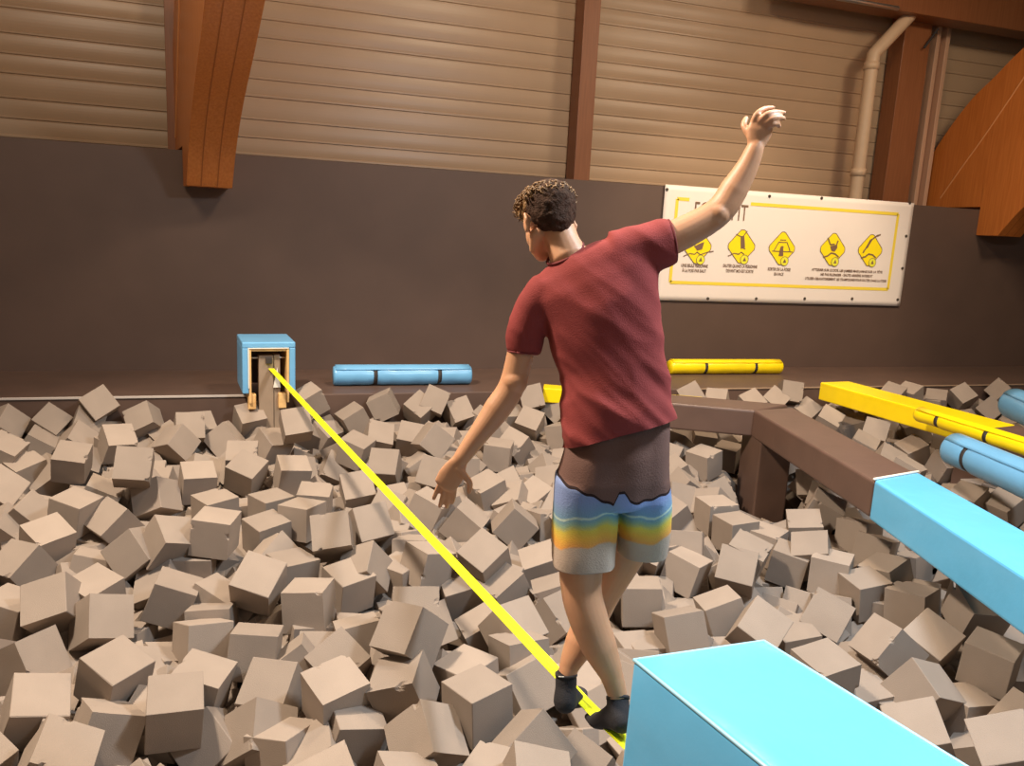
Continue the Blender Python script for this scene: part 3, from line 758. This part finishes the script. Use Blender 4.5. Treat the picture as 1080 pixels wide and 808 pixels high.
# collar ring, sleeve hems and bottom hem
def hem_ring(name, ring, r, m, parent, seg=36, lift=Vector()):
    c, u, v, pw = ring; bm = bmesh.new(); pts = []
    for k in range(seg+1):
        a = 2*pi*k/seg; pts.append(c+u*cos(a)+v*sin(a)+lift)
    tube(bm, pts, r, 8, cap=False); return link_mesh(name, bm, m, parent, True)
cr = ringc((577.5, 277.5), (614.5, 257), 2.565, .064, 1.0, 2, .3)
hem_ring('collar_band', cr, .005, M['collar'], so)
def cuff(c, ax, r, m_=M['collar']):
    ax = ax.normalized(); u = ax.orthogonal().normalized(); v = ax.cross(u); bm = bmesh.new()
    tube(bm, [c+u*cos(a*pi/14)*r+v*sin(a*pi/14)*r for a in range(29)], .0032, 8, cap=False); link_mesh('sleeve_hem', bm, m_, so, True)
cuff(Q(552.5, 371, 2.537), Q(552, 366, 2.537)-Q(553.5, 346, 2.54), .0515)
cuff(Q(708.5, 254.5, 2.55), Q(709, 254.5, 2.55)-Q(697, 257, 2.55), .0675)

# shorts: two legs and a seat, bands follow a height attribute
st_ = bmesh.new()
loft(st_, [ringc((599, 436), (703, 424), 2.485, .106, 1, 2.4), ringc((596, 460), (707, 450), 2.48, .118, 1, 2.4), ringc((592, 480), (708, 472), 2.475, .130, 1, 2.4), ringc((586, 502), (707.5, 498), 2.475, .140, 1, 2.5), ringc((584, 528), (706.5, 522), 2.475, .136, 1, 2.6)], 48)
LEG = [ringc((585, 500), (648, 510), 2.47, .125, 1, 2.6), ringc((583, 530), (650.5, 540), 2.465, .125, 1, 2.7), ringc((582, 556), (650, 566), 2.455, .122, 1, 2.8), ringc((583, 581), (649, 590), 2.445, .118, 1, 2.9), ringc((583, 598), (649, 607), 2.44, .118, 1, 2.9)]
REG = [ringc((650, 505), (707, 500), 2.485, .125, 1, 2.6), ringc((652, 530), (706.5, 526), 2.50, .125, 1, 2.7), ringc((651.5, 556), (704, 556), 2.515, .118, 1, 2.8), ringc((651, 577), (698, 589), 2.525, .112, 1, 2.9), ringc((651, 595), (697, 606), 2.53, .112, 1, 2.9)]
loft(st_, LEG, 40); loft(st_, REG, 40)
bm = fuse(st_, .0065, 5, .5); bm.normal_update()
for v in bm.verts:
    q_ = Vector((v.co.dot(R0), v.co.dot(G), v.co.z))
    v.co += v.normal*(noise.noise(Vector((q_.x*16, q_.y*12, q_.z*4)))*.008+noise.noise(q_*7)*.006)
zhem = (Q(616, 588, 2.445)).z; ztop = (Q(616, 514, 2.47)).z
ra = Q(674, 585, 2.525)
cut(bm, Vector((0, 0, zhem)), (Vector((0, 0, -1))+R0*.06), lambda c: c.z < zhem+.06)
sho = link_mesh('board_shorts', bm, [M['shorts_bands']], man, True)
md = sho.modifiers.new('cloth', 'SOLIDIFY'); md.thickness = .004; md.offset = -1
at = sho.data.attributes.new('band', 'FLOAT', 'POINT'); ad = sho.data.attributes.new('panel', 'FLOAT', 'POINT')
ref = Q(650, 540, 2.47)
def lerp_pts(x, pts):
    if x <= pts[0][0]: return pts[0][1]
    for (a_, u_), (b__, v_) in zip(pts, pts[1:]):
        if x <= b__: return u_+(v_-u_)*(x-a_)/(b__-a_)
    return pts[-1][1]
for i, v in enumerate(sho.data.vertices):
    x = (v.co-ref).dot(R0)
    wob = .012*sin(x*26)+.006*sin(x*60+1)
    at.data[i].value = max(0, min(1, (v.co.z-zhem-.03*x+wob)/(ztop-zhem)))
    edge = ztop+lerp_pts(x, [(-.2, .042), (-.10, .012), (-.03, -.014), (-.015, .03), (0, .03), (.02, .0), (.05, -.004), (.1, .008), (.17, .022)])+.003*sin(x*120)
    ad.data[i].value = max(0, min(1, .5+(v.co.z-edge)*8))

# hair: close-cropped back and sides, curly top
hb = bmesh.new()
hball(hb, 0, -.018, .026, (.083, .094, .088), 32)
tube(hb, [hp(0, -.07, .0), hp(0, -.068, -.045), hp(.0, -.058, -.064)], [(.05, .03), (.046, .024), (.036, .016)], 18, up=fdir)
hball(hb, 0, -.034, -.008, (.074, .068, .062), 28)
bm = fuse(hb, .005, 4); bm.normal_update()
for v in bm.verts:
    v.co += v.normal*(noise.noise(v.co*90)*.0035+noise.noise(v.co*40)*.003)
ho = link_mesh('cropped_hair', bm, M['hair'], man, True)
tb = bmesh.new()
hball(tb, -.002, .0, .040, (.083, .100, .058), 32)
hball(tb, -.01, .06, .042, (.064, .045, .045), 24)
bm = fuse(tb, .006, 3); bm.normal_update()
for v in bm.verts:
    v.co += v.normal*(noise.noise(v.co*38)*.010+noise.noise(v.co*80+Vector((3, 1, 2)))*.007)
# curls
cr_ = random.Random(3)
for k in range(620):
    a = cr_.uniform(0, 2*pi); e_ = cr_.uniform(.0, 1)
    el = math.asin(e_**.8)
    x, y, z = cos(el)*cos(a), cos(el)*sin(a), sin(el)
    base = hp(-.002+x*.083, .003+y*.100+(.012 if y > 0 else 0), .040+z*.056)
    n_ = (base-hp(0, 0, .02)).normalized(); t_ = n_.orthogonal().normalized(); t_ = Quaternion(n_, cr_.uniform(0, 2*pi)) @ t_
    b_ = n_.cross(t_); r_ = cr_.uniform(.005, .010); pts = []
    for j in range(7):
        th = j/6*cr_.uniform(3.4, 5.0); pts.append(base-n_*.003+t_*(r_*sin(th))+n_*(r_*(1-cos(th)))+b_*(.0016*j))
    tube(bm, pts, [.0028, .0028, .0026, .0024, .0022, .0018, .001], 5)
link_mesh('curly_top_hair', bm, M['hair_top'], man, True)

# ------------------------------------------------------------ foam cubes
L = .225
def cube_mesh(kind, seed):
    r = random.Random(seed); bm = bmesh.new()
    bmesh.ops.create_cube(bm, size=L)
    if kind == 0:
        bmesh.ops.bevel(bm, geom=bm.edges[:], offset=.0035, segments=2, profile=.5, affect='EDGES')
        for v in bm.verts: v.co *= 1+r.uniform(-.006, .006)
    else:
        bmesh.ops.subdivide_edges(bm, edges=bm.edges[:], cuts=15, use_grid_fill=True)
        bites = []
        for _ in range(kind):
            ax = r.randrange(3); t = r.uniform(-.42, .42)*L; c = [r.choice((-.5, .5))*L for _ in range(3)]; c[ax] = t
            bites.append((Vector(c), r.uniform(.012, .028), r.random()*9))
        if r.random() < .5:
            bites.append((Vector([r.choice((-.5, .5))*L for _ in range(3)]), r.uniform(.02, .045), 1.3))
        for v in bm.verts:
            p = v.co.copy()
            for c, rad, sd in bites:
                dv = p-c; dd_ = dv.length; rr = rad*(1+.7*noise.noise(p*60+Vector((sd, 0, 0))))
                if dd_ < rr:
                    inw = (-c).normalized()
                    v.co += inw*(rr-dd_)*.9+Vector((noise.noise(p*120), noise.noise(p*120+Vector((5, 5, 5))), 0))*.004
            k = max(abs(v.co.x), abs(v.co.y), abs(v.co.z))
            v.co += noise.noise_vector(p*7+Vector((seed, 0, 0)))*.0022
    me = bpy.data.meshes.new('foam_cube'); bm.to_mesh(me); bm.free(); me.materials.append(M['foam'])
    return me
plain = [cube_mesh(0, s) for s in range(3)]
chipped = [cube_mesh(1+s % 3, s+10) for s in range(14)]
CU = [
(-.633,3.82,-.171,.143,-.368,-.915,-.084),(-.346,3.51,-.195,.109,-.678,-.724,-.058),(-.255,3.75,-.239,-.117,.178,.977,.030),
(-.941,3.70,-.225,-.174,.966,.097,-.163),(-.779,3.31,-.235,-.146,.954,-.016,-.263),(-.441,3.66,-.339,.440,-.446,-.277,-.729),
(-.778,4.39,-.164,-.098,.721,-.520,-.448),(-.262,4.13,-.212,-.081,-.541,-.822,.158),(.000,3.92,-.174,-.613,.784,-.099,.021),
(-.202,3.53,-.402,.384,-.287,-.852,.209),(-.636,3.54,-.279,.028,-.566,-.792,.229),(-1.33,4.23,-.233,.059,.631,-.363,-.683),
(-1.27,4.63,-.196,.526,-.334,.641,.448),(-1.08,4.20,-.247,.122,-.818,.284,.484),(-.822,3.61,-.347,.721,-.234,.025,-.652),
(-.224,4.37,-.238,.094,.759,.640,-.070),(-1.02,4.50,-.094,-.712,.373,-.193,-.563),(-.254,5.63,-.022,.016,-.493,-.869,-.032),
(.119,5.58,-.022,-.008,.493,.870,.005),(.314,5.32,-.003,-.004,-.327,-.945,.032),(.082,5.24,-.071,-.022,.508,.859,.057),
(.024,4.42,-.034,.060,-.225,-.924,-.303),(.214,4.69,-.117,-.032,.504,.863,-.032),(.291,4.26,-.113,.035,.187,.981,-.042),
(.536,4.54,-.157,.074,-.524,-.845,-.074),(.420,5.37,-.194,-.595,.089,.623,.500),(.472,4.82,.058,-.397,.912,-.028,.100),
(-.227,5.01,.061,-.549,.387,-.582,-.459),(-.445,4.57,-.147,-.188,.037,.981,.012),(.119,4.90,-.108,-.327,.844,-.210,-.370),
(.426,5.72,-.035,.059,-.779,-.623,-.030),(.762,5.92,-.037,-.195,.637,.694,.272),(.730,5.07,.021,.319,-.709,.519,.354),
(-1.14,5.72,-.007,-.098,.250,.962,.048),(-.903,5.67,-.089,.070,.421,.838,.340),(-.690,5.08,-.067,.412,-.261,-.872,.029),
(-.659,5.93,-.010,-.536,.367,.761,-.009),(-1.25,5.44,-.099,-.147,.417,.888,.127),(-1.31,5.09,-.120,.690,-.535,-.477,.097),
(-1.61,5.87,-.166,.282,-.147,.531,.786),(-.501,5.03,.008,.207,-.925,-.229,.220),(-.529,4.91,-.250,-.419,.261,.421,.761),
(1.21,5.43,-.036,.195,-.294,-.936,-.018),(1.44,5.24,-.083,-.286,.262,.918,.087),(1.76,5.07,-.050,.676,-.645,.320,.155),
(1.73,5.68,-.014,-.053,-.581,-.794,-.171),(1.48,4.38,-.199,.131,.559,.789,.218),(1.03,4.60,-.085,.075,-.536,-.836,.088),
(1.38,4.51,-.038,.007,.490,.814,.310),(.649,4.64,-.105,.341,-.495,.798,-.051),(.777,3.72,.046,-.418,.905,-.074,.019),
(1.24,4.56,-.261,-.528,.343,.467,.621),(1.82,4.65,-.193,.073,.754,.623,.196),(1.76,4.23,-.210,.156,.778,.605,.070),
(.084,3.66,-.255,-.085,-.222,-.925,-.297),(.352,3.40,-.156,-.042,.564,.818,.106),(.662,3.36,-.140,-.193,-.217,-.956,-.047),
(.115,3.32,-.351,-.066,-.340,-.933,.101),(.269,3.22,-.344,.209,-.670,.690,-.179),(.407,3.30,-.273,-.425,.420,-.477,-.645),
(.707,3.05,-.203,-.378,.559,.736,-.045),(.294,2.94,-.291,.089,-.733,.661,-.137),(.017,3.44,-.332,-.843,.433,-.186,-.260),
(.569,2.80,-.251,.044,.990,.046,-.129),(.966,4.14,-.260,.239,-.564,-.655,-.441),(.720,3.55,.034,-.334,.829,-.375,.246),
(.408,3.75,-.214,-.291,.829,-.474,-.066),(.632,4.74,-.285,.559,-.025,-.570,-.601),(.998,3.47,-.209,.053,.484,.873,.017),
(.964,3.16,-.140,.030,.554,.832,.008),(1.30,3.56,-.177,-.079,-.630,-.767,.090),(1.34,3.79,-.133,-.170,.791,-.506,-.298),
(1.25,4.00,-.266,-.164,-.674,-.704,-.152),(1.68,4.05,-.253,-.318,.442,.831,.114),(1.12,2.85,-.178,-.395,.794,-.377,-.267),
(1.27,3.32,-.186,-.487,.856,.162,.068),(.908,2.67,-.191,.018,.942,-.333,.025),(1.02,2.54,-.124,-.157,.975,-.091,-.126),
(2.25,4.08,-.214,-.719,.291,-.620,-.121),(2.53,4.54,-.096,-.794,.068,-.439,-.415),(2.20,3.96,-.138,-.058,-.830,-.554,.021),
(2.74,4.36,-.175,-.243,-.405,-.627,-.619),(2.85,4.56,-.103,.203,.220,.805,.512),(3.30,4.92,-.020,-.000,.719,.695,.008),
(3.06,5.14,-.107,-.635,.611,-.256,-.398),(3.29,4.64,-.052,-.014,-.682,-.732,-.008),(2.96,4.11,-.078,.123,.329,.852,.389),
(3.06,4.17,-.026,-.139,.896,-.413,-.089),(3.44,4.21,-.120,-.063,.387,.919,.047),(3.47,4.53,-.108,-.024,.481,.876,.020),
(3.80,4.53,-.034,.002,.860,.487,.151),(3.57,4.15,-.041,-.137,.917,-.320,.194),(2.68,3.82,-.209,.175,.763,.619,.067),
(3.00,4.17,-.310,.216,.453,.260,.825),(2.28,3.62,-.172,.173,.748,.634,-.089),(2.70,3.49,-.139,-.371,.824,-.419,-.086),
(3.06,3.62,-.334,-.020,-.756,-.647,-.097),(3.30,3.64,-.187,.108,.438,.725,.521),(3.58,3.97,-.081,-.001,-.415,-.910,-.001),
(3.65,3.74,-.130,.032,.734,.675,.067),(3.73,3.68,-.236,.056,.398,.916,.004),(4.01,3.66,-.209,.742,-.497,.220,-.394),
(3.81,3.52,-.127,-.037,-.541,-.839,.042),(3.89,3.82,-.084,.147,.602,.785,.029),(4.57,4.30,-.272,-.074,-.584,-.808,.022),
(4.17,4.23,-.097,-.093,.489,.862,-.089),(4.16,4.39,-.040,.001,.578,.811,-.091),(3.94,3.19,-.019,-.130,.793,.578,.142),
(3.61,3.18,-.165,-.011,.571,.768,.291),(3.69,2.86,-.108,-.019,.515,.856,.043),(3.27,3.13,-.130,.240,-.619,.666,-.341),
(3.24,2.84,-.211,.281,-.671,-.685,-.021),(2.69,2.94,-.098,-.008,-.681,-.729,-.076),(2.85,2.48,-.157,-.283,.491,-.820,.082),
(3.00,2.17,-.048,-.100,.923,-.257,.268),(3.35,2.54,-.394,.223,-.059,.443,-.867),(4.23,3.07,-.321,-.587,.587,.143,.538),
(4.16,3.06,-.217,-.010,.968,-.246,.042),(-1.37,8.12,.204,-.460,.761,-.326,-.322),(-1.40,7.74,.122,-.153,.618,-.633,-.440),
(-1.70,7.70,.121,-.273,.150,.895,.319),(-2.06,7.78,.108,-.350,.830,.048,-.432),(-1.34,6.71,.056,.078,-.045,-.973,-.214),
(-.961,7.93,.079,.239,-.052,.875,.417),(-.791,5.87,.245,-.474,.878,-.022,-.056),(-1.07,7.06,.103,-.286,.931,.198,-.111),
(-1.41,7.30,.051,-.252,.898,-.014,-.361),(-1.86,6.93,.080,.056,.607,-.753,-.248),(-1.69,6.85,-.050,.039,-.430,-.890,-.150),
(-1.69,6.14,.032,.005,.556,-.673,-.488),(-1.54,6.88,-.102,.711,-.454,.033,.536),(-1.34,7.07,-.064,.463,-.188,.426,.754),
(-1.04,6.00,-.016,-.046,.970,.003,-.237),(-1.10,7.16,.025,-.720,.599,-.298,.187),(-1.72,7.35,.019,-.288,-.011,.956,.064),
(-.245,7.36,.034,-.421,.143,.895,-.028),(-.083,6.46,.089,-.223,.974,-.030,-.006),(-.027,7.93,.067,-.213,.539,.782,.228),
(.350,6.85,.274,.316,-.567,-.679,-.342),(.157,7.03,.044,.253,-.467,-.845,-.061),(.489,7.58,.014,-.370,.120,.392,.834),
(.286,6.13,.054,-.133,.651,.746,.046),(-.395,6.11,.040,-.131,.630,.762,.075),(-.051,6.22,.055,-.104,.263,.930,.234),
(-.170,6.73,-.087,-.547,.040,.565,.616),(-.529,7.31,.153,-.316,.647,-.572,-.394),(-.619,7.10,.071,-.410,.801,-.076,-.430),
(-.409,6.68,-.077,.902,-.350,.142,.211),(.575,8.40,.139,-.352,.441,.730,-.386),(.947,7.72,.092,-.128,-.591,-.767,-.213),
(1.32,8.22,.121,.662,-.540,.431,.291),(1.66,7.98,.120,.096,-.413,-.827,-.369),(1.90,8.35,.128,.355,-.388,.731,.435),
(1.39,7.08,.050,-.028,.160,.939,.303),(1.47,6.49,.191,-.565,.753,-.223,-.253),(1.40,6.00,.052,-.501,.803,-.298,.127),
(2.04,7.88,.104,-.299,.499,.727,.365),(1.02,6.23,.053,-.374,.910,-.166,.066),(1.09,7.08,.067,-.342,.932,-.055,-.105),
(.844,6.72,.067,.017,.465,-.871,-.158),(.742,6.84,-.005,-.161,.535,.462,.689),(.653,7.59,-.006,.072,.458,.494,.735),
(.671,6.79,-.118,.069,-.222,-.268,-.935),(3.06,8.45,.128,-.259,.593,.554,.523),(2.67,7.39,.087,.001,.330,.869,.370),
(3.17,7.87,.106,-.572,.644,-.505,.060),(2.06,6.48,.050,-.045,.846,.532,.008),(2.28,6.67,.062,.081,.466,.784,.403),
(2.89,7.03,.057,.597,-.646,.246,-.407),(5.00,8.20,.153,-.486,.616,-.615,-.076),(5.12,7.84,.167,-.358,.861,-.322,.162),
(5.67,7.96,.107,-.351,.723,-.584,-.113),(5.92,7.88,.147,-.396,.790,-.450,-.126),(6.63,8.50,.123,-.559,.800,-.200,.084),
(6.09,7.47,.105,-.236,.170,-.917,-.272),(4.45,6.53,-.074,-.003,-.436,-.898,-.060),(3.86,6.02,.040,-.028,-.540,-.837,-.083),
(3.70,5.20,.037,.516,-.342,.760,-.197),(4.20,5.18,.021,.342,-.898,.230,.151),(4.08,4.69,.037,-.151,.906,-.366,-.149),
(6.58,7.02,.130,-.029,-.453,-.876,-.163),(5.95,6.95,.131,-.097,.408,.854,.308),(6.42,7.01,.049,.129,.876,.384,.263),
(5.75,6.19,.059,-.126,.405,.885,.191),(6.11,6.42,.129,-.355,.309,-.860,-.200),(6.82,6.59,.096,.194,.840,.485,.149),
(5.57,5.66,.070,-.259,.885,-.359,-.145),(6.34,6.13,.006,.682,-.518,.342,.385),(5.41,5.27,.094,-.160,.955,.236,-.083),
(8.01,8.21,.116,-.235,.830,-.505,.025),(8.22,8.14,.140,-.194,.786,-.581,.083),(8.29,7.77,.135,-.198,.886,-.404,.115),
(8.71,7.79,.183,.395,-.679,.612,.090),(8.56,7.21,.137,.529,-.621,.576,-.046),(10.08,8.36,.104,-.462,.500,-.695,.233),
(8.08,7.61,.116,-.056,-.522,-.849,-.063),(7.02,6.33,.058,.521,-.535,.485,-.455),(6.28,5.65,.006,-.603,.283,-.625,.407),
(5.70,4.86,-.038,-.533,.639,-.306,-.463),(6.12,4.80,-.102,.501,.745,.409,.163),(5.91,4.70,-.061,-.601,.608,-.303,-.421)]
items = []
for x, y, z, a, b, c, d in CU:
    p = Vector((x, y, z))
    if y > LY-.16:                       # keep clear of the ledge
        p = EYE+(p-EYE)*((LY-.16)/y)
    items.append((p, Quaternion((a, b, c, d)).normalized(), 0))
def surf(y):
    pts = [(1.5, -.26), (3, -.22), (4.5, -.07), (7.3, .09), (8, .1)]
    if y <= pts[0][0]: return pts[0][1]
    for (a, u), (b, v) in zip(pts, pts[1:]):
        if y <= b: return u+(v-u)*(y-a)/(b-a)
    return pts[-1][1]
def blocked(p):                     # inside the padded things
    x, y, z = p
    if y > LY-.14: return True
    return False
fr = random.Random(21)
def rq():
    return Quaternion(Vector((fr.gauss(0, 1), fr.gauss(0, 1), fr.gauss(0, 1))).normalized(), fr.uniform(0, pi))
cell = {}
def key(p): return (int(p.x//.25), int(p.y//.25))
def near(p, dmin):
    kx, ky = key(p)
    for i in range(-1, 2):
        for j in range(-1, 2):
            for q_ in cell.get((kx+i, ky+j), ()):
                if (q_-p).length < dmin: return True
    return False
for it in items: cell.setdefault(key(it[0]), []).append(it[0])
def region():
    y = fr.uniform(.9, LY-.15); return fr.uniform(-.72*y-.9 if y > 2 else -2.3, 1.45*y+1.2), y
def in_platform(p):
    if p.z > zp-.1: return False
    q = [A_, B_, nearR, nearL]
    def s(a, b): return (b.x-a.x)*(p.y-a.y)-(b.y-a.y)*(p.x-a.x)
    ss = [s(q[i], q[(i+1) % 4])/((q[(i+1) % 4]-q[i]).length) for i in range(4)]
    return all(v < .13 for v in ss)
fill = []
for layer, (dz, dmin, tries) in enumerate(((-.04, .205, 26000), (-.10, .185, 26000), (-.22, .19, 22000), (-.38, .20, 16000))):
    for _ in range(tries):
        x, y = region(); p = Vector((x, y, surf(y)+dz+fr.uniform(-.05, .04)))
        if near(p, dmin) or in_platform(p): continue
        cell.setdefault(key(p), []).append(p); fill.append((p, rq(), layer+1))
# a filler that would hide a placed cube, the post or a foot sinks until it no longer does
def hull(pts):
    pts = sorted(set(pts)); lo, up = [], []
    for seq, out in ((pts, lo), (pts[::-1], up)):
        for p in seq:
            while len(out) > 1 and (out[-1][0]-out[-2][0])*(p[1]-out[-2][1])-(out[-1][1]-out[-2][1])*(p[0]-out[-2][0]) <= 0: out.pop()
            out.append(p)
    return lo[:-1]+up[:-1]
CV = [Vector((a, b, c))*L/2 for a in (-1, 1) for b in (-1, 1) for c in (-1, 1)]
def shrink(h, k):
    cx = sum(p[0] for p in h)/len(h); cy = sum(p[1] for p in h)/len(h)
    return [(cx+(p[0]-cx)*k, cy+(p[1]-cy)*k) for p in h]
def inside(h, x, y):
    return all((h[(i+1) % len(h)][0]-h[i][0])*(y-h[i][1])-(h[(i+1) % len(h)][1]-h[i][1])*(x-h[i][0]) >= 0 for i in range(len(h)))
def in_poly(poly, x, y): 
    h = shrink(hull(poly), .86); return inside(h, x, y)
POSTP = [(780, 463), (836, 497), (832, 553), (779, 540)]
ep_ = [Vector((a, b, c))*L/2 for a in (-1, -.5, 0, .5, 1) for b in (-1, -.5, 0, .5, 1) for c in (-1, -.5, 0, .5, 1)]
items = [it for it in items if not (project(it[0])[2] < 6.8 and any(in_poly(POSTP, *project(it[0]+it[1]@v)[:2]) for v in ep_))]
pq = [pb, pd, pa+pd-pb, pa]; pcx = sum((v.x for v in pq))/4; pcy = sum((v.y for v in pq))/4
def in_post(p): return (p.x-pcx)**2+(p.y-pcy)**2 < .33**2
items = [it for it in items if not in_post(it[0])]; fill = [it for it in fill if not in_post(it[0])]
prot = []
for p, q, _ in items:
    pr = [project(p+q@v) for v in CV]; px, py, d = project(p)
    prot.append((px, py, d, FPX*L/d*.95, shrink(hull([(a, b) for a, b, c in pr]), .86)))
for poly, d in (([(780, 463), (836, 497), (832, 553), (779, 540)], 7.2), ([(580, 712), (617, 712), (617, 756), (582, 748)], 2.7), ([(622, 736), (662, 736), (660, 776), (624, 772)], 2.6),
                ([(258, 400), (304, 400), (302, 432), (260, 428)], 7.2), ([(735, 402), (800, 402), (800, 430), (735, 426)], 6.9), ([(866, 405), (950, 428), (950, 442), (866, 418)], 6.9)):
    cx = sum(p[0] for p in poly)/4; cy = sum(p[1] for p in poly)/4
    prot.append((cx, cy, d, 45, shrink(hull(poly), .97)))
keep = []
edgept = [Vector((a, b, c))*L/2 for a in (-1, 0, 1) for b in (-1, 0, 1) for c in (-1, 0, 1)]
for p, q, ly in fill:
    for t in range(7):
        px, py, d = project(p); w = FPX*L/d*.95; bad = False
        nb_ = [r for r in prot if d < r[2]-.01 and abs(r[0]-px) < w+r[3] and abs(r[1]-py) < w+r[3]]
        if nb_:
            pts = [project(p+q@v) for v in edgept]
            bad = any(inside(r[4], x, y) for r in nb_ for x, y, _ in pts)
        if not bad: break
        p = p-Vector((0, 0, .045))
    if not bad: keep.append((p, q, ly+t*.3))
fill = keep
def score(it):
    px, py, d = project(it[0])
    if not (-30 < px < 1110 and -30 < py < 850) or d < .3: return 99
    return d + (0 if it[2] <= 1 else 3*(it[2]-1))
fill.sort(key=score)
n_ind = 300-len(items)
ind = items + fill[:n_ind]; rest = fill[n_ind:]

LM = [("blue anchor box", 280, 395), ("blue wall roll", 425, 396), ("man's lowered hand", 474, 515), ("man's left elbow", 540, 405), ("man's black socks", 620, 735),
      ("striped shorts", 640, 540), ("crossed knees", 620, 625), ("beam support post", 806, 510), ("yellow wall roll", 770, 387), ("yellow beam's far end", 875, 410),
      ("yellow beam's near end", 1050, 450), ("thick blue roll", 1040, 490), ("white beam seam", 945, 503), ("platform's far corner", 805, 674), ("platform's left corner", 667, 694),
      ("lower right corner", 1078, 800), ("lower left corner", 2, 806), ("white edging's left end", 2, 424), ("white edging's right end", 248, 420),
      ("left edge's middle", 2, 600), ("slackline's middle", 430, 540), ("slackline below the hand", 500, 620), ("slackline near the box", 345, 455), ("bottom edge's middle", 540, 806), ("brown beam corner", 797, 431), ("right edge's middle", 1078, 640)]
DIRS = ['right of', 'lower right of', 'below', 'lower left of', 'left of', 'upper left of', 'above', 'upper right of']
NUMW = ['half a', 'one', 'two', 'three', 'four', 'five', 'six', 'seven', 'eight', 'nine', 'ten', 'eleven', 'twelve', 'thirteen', 'fourteen', 'fifteen']
used = set()
def pose(qt, chip):
    m = qt.to_matrix(); up = max(abs(m[2][i]) for i in range(3)); srt = sorted(abs(m[2][i]) for i in range(3))
    if up > .95: s = 'lying flat'
    elif srt[0] < .2: s = 'edge up'
    elif srt[0] > .38: s = 'corner up'
    else: s = 'tilted'
    return s
def cube_label(p, qt, chip):
    px, py, d = project(p); w = FPX*L/d
    cand = sorted(LM, key=lambda l: (l[1]-px)**2+(l[2]-py)**2)
    ps = pose(qt, chip)
    for nm, lx, ly_ in cand:
        dx, dy = px-lx, py-ly_; dist = math.hypot(dx, dy)/w
        if dist > 15: continue
        di = DIRS[int(((math.degrees(math.atan2(dy, dx))+22.5) % 360)//45)]
        nn = NUMW[min(15, int(round(dist)))]
        art = '' if nm.startswith(("man's", "platform's", "slackline")) else 'the '
        if nm.startswith(("man's", "platform's", "slackline's")): art = 'the '
        s = 'grey foam cube %s, %s cube-width%s %s the %s' % (ps, nn, '' if nn in ('one', 'half a') else 's', di, nm)
        if s not in used: used.add(s); return s
    return 'grey foam cube %s among the others in the pit' % ps
for i, (p, q, ly) in enumerate(ind):
    r = random.Random(i*17+5); chip = r.random() < .5
    me = r.choice(chipped) if chip else r.choice(plain)
    o = bpy.data.objects.new('foam_cube', me); C.objects.link(o)
    if ly == 0: o.scale = (1.035,)*3
    o.location = p; o.rotation_mode = 'QUATERNION'; o.rotation_quaternion = q
    tag(o, cube_label(p, q, chip), 'foam cube', 'loose grey foam cubes in the pit')
# the uncounted remainder, below and beyond, as one object
verts, faces = [], []
base = plain[0]; bv = [v.co.copy() for v in base.vertices]; bf = [tuple(p.vertices) for p in base.polygons]
for p, q, ly in rest:
    m = q.to_matrix(); n0 = len(verts); verts += [p+m@v for v in bv]; faces += [tuple(n0+k for k in f) for f in bf]
me = bpy.data.meshes.new('foam_cube_fill'); me.from_pydata(verts, [], faces); me.materials.append(M['foam'])
o = bpy.data.objects.new('foam_cube_fill', me); C.objects.link(o)
tag(o, 'mass of smaller-looking grey foam cubes filling the pit between and beneath the others', 'foam cubes', kind='stuff')
print('cubes', len(ind), 'rest', len(rest), 'faces', len(faces))

# ------------------------------------------------------------ light
def area(name, loc, target, power, size, col, sy=None):
    l = bpy.data.lights.new(name, 'AREA'); l.energy = power; l.size = size; l.color = col
    if sy: l.shape = 'RECTANGLE'; l.size_y = sy
    o = bpy.data.objects.new(name, l); C.objects.link(o); o.location = loc
    o.rotation_euler = (Vector(target)-Vector(loc)).to_track_quat('-Z', 'Y').to_euler(); return o
def spot(name, loc, target, power, ang, col, blend=.6, r=.15):
    l = bpy.data.lights.new(name, 'SPOT'); l.energy = power; l.spot_size = R(ang); l.spot_blend = blend; l.color = col; l.shadow_soft_size = r
    o = bpy.data.objects.new(name, l); C.objects.link(o); o.location = loc
    o.rotation_euler = (Vector(target)-Vector(loc)).to_track_quat('-Z', 'Y').to_euler(); return o
WARM = (1, .80, .58)
spot('hall_lamp_left', (-1.9, 4.0, 6.0), (1.3, 3.7, 0), 2000, 98, (1, .84, .67), .55, .22)
area('hall_lamp_fill', (-2.6, 4.0, 6.6), (0, 7.0, .6), 150, 1.6, (1, .82, .62))
area('hall_lamp_middle', (3.2, 5.0, 6.6), (3.0, 5.4, 0), 230, 1.0, WARM)
area('hall_lamp_right', (8.0, 4.5, 6.4), (7.5, 5.6, 0), 200, 1.2, WARM)
area('work_lamp_near', (3.3, 1.5, 4.6), (2.6, 2.6, 0), 240, .7, (.78, .89, 1))
spot('banner_spot', (6.0, 5.0, 5.8), (6.2, 9.0, 1.4), 640, 56, WARM)
wd = bpy.data.worlds.new('world'); S.world = wd; wd.use_nodes = True
area('bounce_lamp_back', (2.0, -3.5, 5.5), (2.5, 5, 1), 45, 4.0, (1, .86, .7))
wd.node_tree.nodes['Background'].inputs['Color'].default_value = (1, .84, .68, 1)
wd.node_tree.nodes['Background'].inputs['Strength'].default_value = .15
vs = S.view_settings; vs.view_transform = 'Standard'; vs.look = 'None'; vs.gamma = 1; vs.exposure = .2; vs.use_curve_mapping = False
S.display_settings.display_device = 'sRGB'
